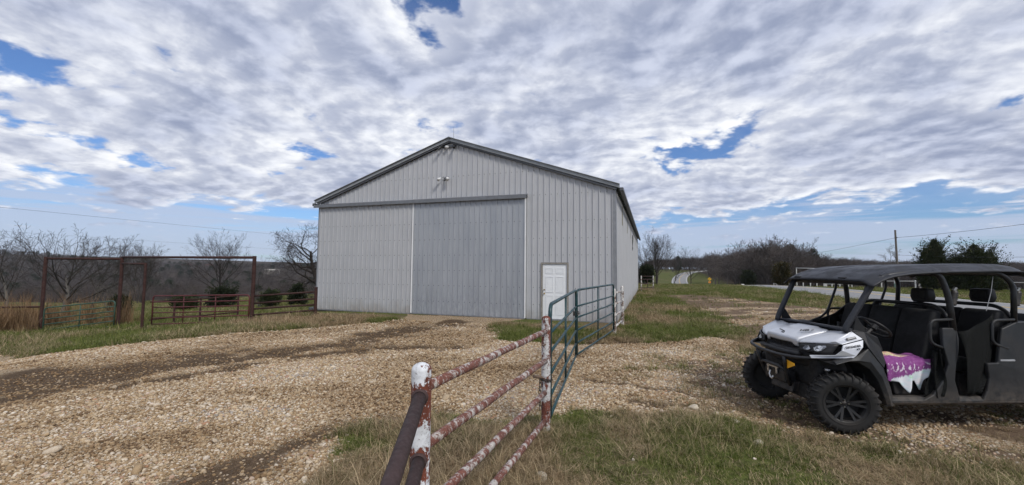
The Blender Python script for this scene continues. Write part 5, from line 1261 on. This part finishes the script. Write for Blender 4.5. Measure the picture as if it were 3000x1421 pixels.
# winding-road sign
sb = gnd(2078.6, 112); sg = thing('road_sign', 'yellow diamond winding-road warning sign beyond the crest', 'sign', sb, -.55); zc = at(2078.6, 817.5, 112).z - sb.z
MB().tube([(0, 0, -.3), (0, 0, zc + .5)], .035, 6).build('post', 'trim_grey', sg)
D = .50
m = MB(); m.prism([(-D, zc), (0, zc + D), (D, zc), (0, zc - D)], 'y', -.055, -.040); m.build('sign_plate', 'sign_yellow', sg)
m = MB(); m.tube([(-.14, -.060, zc - .26), (-.14, -.060, zc - .08), (.12, -.060, zc + .04), (.12, -.060, zc + .14)], .045, 4); m.build('winding_arrow', 'decal_black', sg); m = MB(); m.prism([(.0, zc + .12), (.24, zc + .12), (.12, zc + .30)], 'y', -.066, -.058); m.build('arrow_head', 'decal_black', sg)
m = MB(); m.span((-.30, -.055, zc - 1.08), (.30, -.04, zc - .62)); m.build('speed_plate', 'sign_orange', sg)
# small white marker at the road edge
c0 = gnd(2175, 68); m = MB(); m.prism([(-.22, 0), (-.22, .26), (-.16, .30), (.16, .30), (.22, .26), (.22, 0)], 'y', -.08, .08); k = m.build('marker_block', 'fence_white', None, bevel=.01); k.location = c0 + Vector((0, 0, .0)); tag(k, 'small white concrete block beside the road crest', 'marker')
# white fence across the road
def fpt(px, py):
    d = max(40, 1224 * 1.88 / (py - (788.3 + .0083 * (px - 1500)))); p = at(px, 800, d)
    while uv_of(p.x, p.y)[1] < 23.5: d += .5; p = at(px, 800, d)
    return Vector((p.x, p.y, hg(p.x, p.y)))
FP = [(2266, 834), (2275, 834), (2310, 834), (2323, 834), (2352, 836), (2373, 836), (2392, 836), (2413, 836), (2420, 836), (2436, 836), (2459, 836), (2484, 836), (2494, 836), (2540, 837), (2581, 837), (2620, 839), (2680, 841), (2740, 843), (2800, 845), (2864, 847), (2906, 849), (2960, 851), (3020, 854), (3090, 858)]
fp = [fpt(*q) for q in FP]
wfence = thing('pipe_fence', 'long white pipe fence along the far side of the road', 'fence', fp[0])
for q, p in zip(FP, fp): cpost(p - fp[0], 1.5 if q[0] in (2620, 2906) else 1.12, .075 if q[0] in (2620, 2906) else .065, 'fence_white', wfence, n=8)
for p, q in zip(fp[:-1], fp[1:]): pipe(p - fp[0] + Vector((0, 0, .98)), q - fp[0] + Vector((0, 0, .98)), .04, 'fence_white', wfence, n=6)
for i in (8, 9, 10, 11): pipe(fp[i] - fp[0] + Vector((0, 0, .45)), fp[i + 1] - fp[0] + Vector((0, 0, .45)), .035, 'fence_white', wfence, n=6)
ga, gb = fpt(2338, 834), fpt(2420, 833); ga += Vector((0, .4, 0)); gb += Vector((.3, .6, 0)); gt = thing('pipe_gateway', 'tall white overhead pipe gateway across the road', 'gateway', ga)
za, zb = at(2338, 784, ga.y).z, at(2420, 786, gb.y).z
cpost((0, 0, 0), za - ga.z, .075, 'fence_white', gt, dome=False, n=8); cpost(gb - ga, zb - gb.z, .075, 'fence_white', gt, dome=False, n=8); pipe(Vector((0, 0, za - ga.z - .07)), gb - ga + Vector((0, 0, zb - gb.z - .07)), .055, 'fence_white', gt, 'crossbar', 8)
ub = fpt(2613, 839) + Vector((0, -.5, 0)); k = thing('utility_pedestal', 'small green utility pedestal beside the white fence', 'utility box', ub)
m = MB(); m.span((-.16, -.12, 0), (.16, .12, .62)); m.build('cabinet', 'box_green', k, bevel=.02); m = MB(); m.span((-.18, -.14, .625), (.18, .14, .70)); m.build('lid', 'box_green', k, bevel=.02)
# far farm buildings on the hill
def house(px, depth, pyroof, L, Wd, label, roofm, name='farmhouse', rz=.2, h=5, rh=3.2):
    b = gnd(px, depth); lift = at(px, pyroof, depth).z - b.z; wallh = max(h, lift - rh); o = thing(name, label, 'building', b, rz)
    m = MB(); m.span((-L / 2, -Wd / 2, -1), (L / 2, Wd / 2, wallh)); m.build('wall', 'wall_pale', o)
    rf = MB(); rf.prism([(-Wd / 2 - .6, wallh), (Wd / 2 + .6, wallh), (0, wallh + rh)], 'x', -L / 2 - .6, L / 2 + .6); rf.build('roof', roofm, o)
    for x in (-L * .3, 0, L * .3): m = MB(); m.span((x - .7, -Wd / 2 - .06, wallh - 2.4), (x + .7, -Wd / 2 - .005, wallh - .9)); m.build('window', 'inside_dark', o)
    return o
house(547, 760, 777, 13, 9, 'distant red-roofed farmhouse on the hill, left of its neighbour', 'roof_red')
house(612, 790, 776.5, 15, 9, 'distant red-roofed farmhouse on the hill, behind the round bare tree', 'roof_red', rz=-.15)
house(797, 600, 788, 18, 8, 'long pale farm shed far across the valley', 'wall_pale', 'farm_shed', rz=.05, h=3.5, rh=2.0)
# ------------------------------------------------------------------ gravel stones
n = NT('pebble'); tn = n.attr('tint', 'INSTANCER', 'Vector'); sx = n.n('ShaderNodeSeparateXYZ'); n.l(tn, sx.inputs[0]); o = n.obj()
c = n.ramp(sx.outputs[0], [(0, (.13, .085, .050)), (.14, (.28, .190, .108)), (.36, (.40, .295, .178)), (.58, (.49, .39, .26)), (.76, (.57, .495, .39)), (.88, (.60, .55, .48)), (.94, (.37, .20, .11)), (1, (.30, .28, .26))])
c = n.mix(n.math('MULTIPLY', n.step(n.noise(o, 2.2, 5, .65), .42, .72), .45), c, (.22, .14, .08))
n.set(n.mix(1.0, c, n.mix(sx.outputs[1], (.60, .54, .47), (1.08, 1.08, 1.08)), 'MULTIPLY'), .8, 0, .25)
def pebble(seed):
    bm = bmesh.new(); bmesh.ops.create_icosphere(bm, subdivisions=2 if seed < 3 else 1, radius=1.0); rd = random.Random(seed); ph = [rd.uniform(0, 6) for _ in range(6)]
    for v in bm.verts:
        p = v.co; k = 1 + .16 * sin(2.3 * p.x + ph[0]) + .14 * sin(2.9 * p.y + ph[1]) + .12 * sin(3.1 * p.z + ph[2]) + rd.uniform(-.05, .05); v.co = Vector((p.x * k * rd.uniform(.97, 1.03) * 1.15, p.y * k * .9, p.z * k * .62))
    me = bpy.data.meshes.new('pebble'); bm.to_mesh(me); bm.free(); me.materials.append(MATS['pebble']); me.shade_smooth(); return me
PEB = [pebble(k) for k in range(6)]
def cand(x0, x1, y0, y1, dens, r): N = int((x1 - x0) * (y1 - y0) * dens); return r.uniform(x0, x1, N), r.uniform(y0, y1, N)
def inview(x, y, pad=60): q = 1500 + CF * x / np.maximum(y, .3); return (q > -pad) & (q < 3000 + pad)
r = np.random.default_rng(21); PX, PY, PR = [], [], []
for x0, x1, y0, y1, dens, rs in ((-6.8, 5.2, 2.2, 5.2, 2500, .0100), (-9, 8, 5.2, 8.5, 1600, .0112), (-13, 12, 8.5, 12, 800, .0130), (-15, 13, 12, 17, 320, .0155), (-5, 12, 3.5, 9, 16, .019), (6, 26, 12, 34, 12, .03)):
    x, y = cand(x0, x1, y0, y1, dens, r); g, mu, di, dr = masks(x, y)
    keep = (r.random(len(x)) < np.clip(g * (1 - .86 * np.clip(mu * 1.2 + .5 * (fbm(x * 5, y * 5, 19, 2) - .5), 0, 1)), 0, 1) * .96 + .006) & inview(x, y) ; u_, v_ = uv_of(x, y); keep &= ~((u_ > 13.35) & (v_ > -14.6) & (v_ < -1.0))
    x, y = x[keep], y[keep]; PX.append(x); PY.append(y); PR.append(rs * np.exp(r.normal(0, .34, len(x))))
x, y, s_ = np.concatenate(PX), np.concatenate(PY), np.concatenate(PR); N = len(x)
_, mu, _, _ = masks(x, y); z = hgt(x, y) - .035 * mu + s_ * r.uniform(.0, .45, N)
lo_ = fbm(x * .55, y * 1.1 - x * .25, 61, 4)
tint = np.stack([np.clip(r.random(N) * .88 + .9 * (lo_ - .5), 0, 1), np.clip(r.uniform(.2, 1, N) + 1.2 * (lo_ - .5) - .9 * mu, 0, 1), r.random(N)], 1)
scatter('gravel', np.stack([x, y, z], 1), np.stack([r.normal(0, .3, N), r.normal(0, .3, N), r.uniform(0, 6.28, N)], 1), np.stack([s_ * r.uniform(.8, 1.4, N), s_, s_ * r.uniform(.8, 1.3, N)], 1), r.integers(0, 6, N), tint, PEB, 'cream and tan gravel covering the yard before the barn', 'gravel')
print('pebbles', N)

# ------------------------------------------------------------------ grass
n = NT('grass_blade'); tn = n.attr('tint', 'INSTANCER', 'Vector'); sx = n.n('ShaderNodeSeparateXYZ'); n.l(tn, sx.inputs[0]); bl = n.attr('blade')
mixf = n.step(n.math('ADD', sx.outputs[0], n.math('MULTIPLY', n.math('SUBTRACT', bl, .5), .75)), .30, .70)
gcol = n.ramp(bl, [(0, (.070, .088, .018)), (.5, (.125, .155, .032)), (1, (.205, .215, .058))]); scol = n.ramp(bl, [(0, (.19, .130, .072)), (.5, (.34, .245, .145)), (1, (.50, .40, .25))])
n.set(n.mix(1.0, n.mix(mixf, gcol, scol), n.mix(sx.outputs[1], (.70, .70, .70), (1.15, 1.15, 1.15)), 'MULTIPLY'), .7, 0, .25)
tb_ = n.n('ShaderNodeBsdfTranslucent'); mx = n.n('ShaderNodeMixShader'); mx.inputs[0].default_value = .22
n.l(n.b.inputs['Base Color'].links[0].from_socket, tb_.inputs['Color']); n.l(n.b.outputs[0], mx.inputs[1]); n.l(tb_.outputs[0], mx.inputs[2]); n.l(mx.outputs[0], n.out.inputs['Surface'])
n = NT('weed_stem'); tn = n.attr('tint', 'INSTANCER', 'Vector'); sx = n.n('ShaderNodeSeparateXYZ'); n.l(tn, sx.inputs[0]); bl = n.attr('blade')
n.set(n.mix(sx.outputs[1], n.ramp(bl, [(0, (.10, .055, .030)), (.5, (.22, .125, .065)), (1, (.38, .25, .14))]), n.ramp(bl, [(0, (.08, .05, .03)), (1, (.30, .21, .125))])), .85, 0, .1)
def tuft(seed, nb, h, spread, width, lean, seg=3, name='grass_tuft', mat='grass_blade'):
    rd = random.Random(seed); m = MB(); val = []
    for k in range(nb):
        a = rd.uniform(0, 6.28); q = spread * math.sqrt(rd.random()); b = rd.uniform(0, 6.28); p = Vector((q * cos(a), q * sin(a), -.01)); L = h * rd.uniform(.45, 1.15); ln = lean * rd.uniform(.3, 1.5); d = Vector((cos(b), sin(b), 0)); side = Vector((-sin(b), cos(b), 0)); v = rd.random(); vs = []
        for i in range(seg + 1):
            t = i / seg; w_ = width * (1 - t) ** .7 * .5 + .0004; c_ = p + Vector((0, 0, 1)) * L * (t - .35 * ln * t * t) + d * L * ln * t * t
            vs += [c_ - side * w_, c_ + side * w_]; val += [v, v]
        m.add(vs, [(2 * i, 2 * i + 1, 2 * i + 3, 2 * i + 2) for i in range(seg)])
    me = m.mesh(name, mat, fix=False); at_ = me.attributes.new('blade', 'FLOAT', 'POINT'); at_.data.foreach_set('value', np.array(val, np.float32)); return me
TUF = [tuft(1, 22, .085, .06, .0055, .6), tuft(2, 26, .16, .06, .005, .8), tuft(3, 20, .22, .05, .0045, .9), tuft(4, 26, .10, .09, .005, 1.3), tuft(5, 18, .055, .06, .008, .9), tuft(6, 30, .13, .10, .0048, 1.2)]
TUFAR = [tuft(11, 34, .16, .28, .014, .8, 2), tuft(12, 34, .24, .28, .013, .9, 2), tuft(13, 40, .11, .3, .016, 1.0, 2), tuft(14, 30, .34, .22, .012, .7, 2)]
def grass(name, label, zones, protos, seed, choose):
    r = np.random.default_rng(seed); X, Y, K, S, T = [], [], [], [], []
    for x0, x1, y0, y1, dens in zones:
        x, y = cand(x0, x1, y0, y1, dens, r); g, mu, di, dr = masks(x, y); patch = fbm(x * .7 + 3, y * .7, 71, 3)
        pr = (1 - g) ** 1.5 * (1 - .85 * mu) * (1 - .93 * di) * np.clip(.55 + 1.3 * (patch - .25), .42, 1); u_, v_ = uv_of(x, y)
        keep = (r.random(len(x)) < pr) & inview(x, y, 100) & ~((u_ > 13.62) & (u_ < 40.2) & (v_ > -14.75) & (v_ < -1.02)) & ~((v_ > 13.1) & (v_ < 21.0) & (u_ < 110)); 
        x, y, dr, g, mu = x[keep], y[keep], dr[keep], g[keep], mu[keep]; k, s = choose(x, y, dr, r); X.append(x); Y.append(y); K.append(k); S.append(s)
        far = sstep(7, 20, np.hypot(x, y)); lush = sstep(.48, .64, fbm(x * .55 + 31, y * .55, 81, 3))
        lush = lush * (1 - .8 * sstep(.5, -.3, x) * sstep(5, 4, y))
        T.append(np.stack([np.clip(.30 + .75 * dr * (1 - .75 * lush) - .30 * lush + r.normal(0, .13, len(x)) - .08 * far, 0, 1), np.clip(r.normal(.5, .22, len(x)), 0, 1), r.random(len(x))], 1))
    x, y, k, s, t = map(np.concatenate, (X, Y, K, S, T)); N = len(x); print(name, N)
    return scatter(name, np.stack([x, y, hgt(x, y) - .005], 1), np.stack([r.normal(0, .12, N), r.normal(0, .12, N), r.uniform(0, 6.28, N)], 1), np.stack([s, s, s * r.uniform(.75, 1.25, N)], 1), k, t, protos, label, 'grass')
def ch_near(x, y, dr, r):
    q = fbm(x * .9, y * .9, 33, 3) + r.normal(0, .12, len(x)); k = np.where(q < .40, 4, np.where(q < .47, 0, np.where(q < .56, 5, np.where(q < .63, 1, 2)))); k = np.where((dr > .5) & (r.random(len(x)) < .6), 3, k); return k, r.uniform(.5, 1.05, len(x))
def ch_mid(x, y, dr, r): k = r.choice([0, 1, 3, 5, 4], len(x), p=[.25, .25, .2, .2, .1]); return k, r.uniform(.9, 1.6, len(x))
def ch_far(x, y, dr, r): k = r.choice([0, 1, 2, 3], len(x), p=[.3, .2, .42, .08]); return k, r.uniform(.7, 1.3, len(x))
grass('foreground_grass', 'mixed green and straw grass in the foreground by the pipe fence', [(-3.6, 7.5, 1.7, 6.2, 800)], TUF, 31, ch_near)
grass('yard_grass', 'rough grass round the barn front and beside the green gates', [(-16, 14, 6.2, 17, 130), (-5.2, .6, 14, 19, 60)], TUF, 32, ch_mid)
grass('field_grass', 'rough pasture grass right of the barn up to the road', [(4, 32, 15, 42, 17), (8, 60, 42, 75, 4.5), (22, 70, 8, 50, 6)], TUFAR, 33, ch_far)
grass('pasture_grass', 'rough grass and pasture left of the barn behind the corral', [(-34, -5, 9, 26, 20), (-60, -4, 26, 62, 4.5)], TUFAR, 34, ch_far)
# tall dry weeds by the left corral
r = np.random.default_rng(44); WD = [tuft(41, 70, 1.05, .16, .012, .35, 3, 'weed_clump', 'weed_stem'), tuft(42, 60, .8, .2, .012, .5, 3, 'weed_clump', 'weed_stem'), tuft(43, 44, 1.3, .12, .011, .25, 3, 'weed_clump', 'weed_stem')]
wx = np.concatenate([r.uniform(-28, -20.2, 190), r.uniform(-20.2, -17.5, 22), r.uniform(-30, -21, 60)]); wy = np.concatenate([r.uniform(16.6, 20.6, 190), r.uniform(19.2, 20.4, 22), r.uniform(20, 23, 60)]); N = len(wx)
keep = fbm(wx * .5, wy * .5, 15, 3) > .36; wx, wy = wx[keep], wy[keep]; N = len(wx); s_ = r.uniform(.7, 1.45, N)
scatter('dry_weeds', np.stack([wx, wy, hgt(wx, wy) - .02], 1), np.stack([r.normal(0, .1, N), r.normal(0, .1, N), r.uniform(0, 6.28, N)], 1), np.stack([s_, s_, s_], 1), r.integers(0, 3, N), np.stack([r.uniform(.62, 1, N), r.uniform(.1, .9, N), r.random(N)], 1), WD, 'tall tan dry weeds along the left corral fence', 'weeds')
# a few stones big enough to pick out
worn('field_stone', (.45, .40, .32), .9, 0, .25, 8, .2, .01)
def rock(px, py, s, label, seed):
    bm = bmesh.new(); bmesh.ops.create_icosphere(bm, subdivisions=3, radius=1); rd = random.Random(seed); ph = [rd.uniform(0, 6) for _ in range(9)]
    for v in bm.verts:
        p = v.co; k = 1 + .18 * sin(2.1 * p.x + ph[0]) * cos(1.7 * p.y + ph[1]) + .12 * sin(3.7 * p.z + ph[2] + p.x * 2) + .05 * sin(9 * p.y + ph[3]) * sin(8 * p.x + ph[4]); v.co = Vector((p.x * 1.25 * k, p.y * .9 * k, p.z * .62 * k)) * s
    me = bpy.data.meshes.new('stone'); bm.to_mesh(me); bm.free(); me.materials.append(MATS['field_stone']); me.shade_smooth(); o = bpy.data.objects.new('stone', me); COL.objects.link(o); p = gp(px, py); o.location = p + Vector((0, 0, s * .35)); o.rotation_euler = (0, 0, seed * 1.7); tag(o, label, 'stone')
rock(1590, 1404, .055, 'pale stone half buried in grass at the bottom centre', 1); rock(2223, 1302, .050, 'pale rounded stone in the grass below the vehicle front', 2); rock(2155, 1240, .055, 'flat pale stone at the gravel edge left of the near front wheel', 3); rock(2033, 1198, .06, 'flat stone lying on the gravel between gate and vehicle', 4)
# ------------------------------------------------------------------ air: thin haze over the distance
m = MB(); m.span((-1700, -60, -22), (1700, 1250, 62)); hz_ = m.build('haze', None, None); hz_.data.materials.clear()
hm = bpy.data.materials.new('haze'); hm.use_nodes = True; ht = hm.node_tree; ht.nodes.clear()
ho = ht.nodes.new('ShaderNodeOutputMaterial'); pv = ht.nodes.new('ShaderNodeVolumePrincipled'); pv.inputs['Color'].default_value = (.80, .88, 1.0, 1); pv.inputs['Density'].default_value = .00009; pv.inputs['Anisotropy'].default_value = .2
ht.links.new(pv.outputs[0], ho.inputs['Volume']); hz_.data.materials.append(hm)
tag(hz_, 'thin pale haze over the far hills', 'haze', kind='stuff')
scene.cycles.volume_bounces = 0
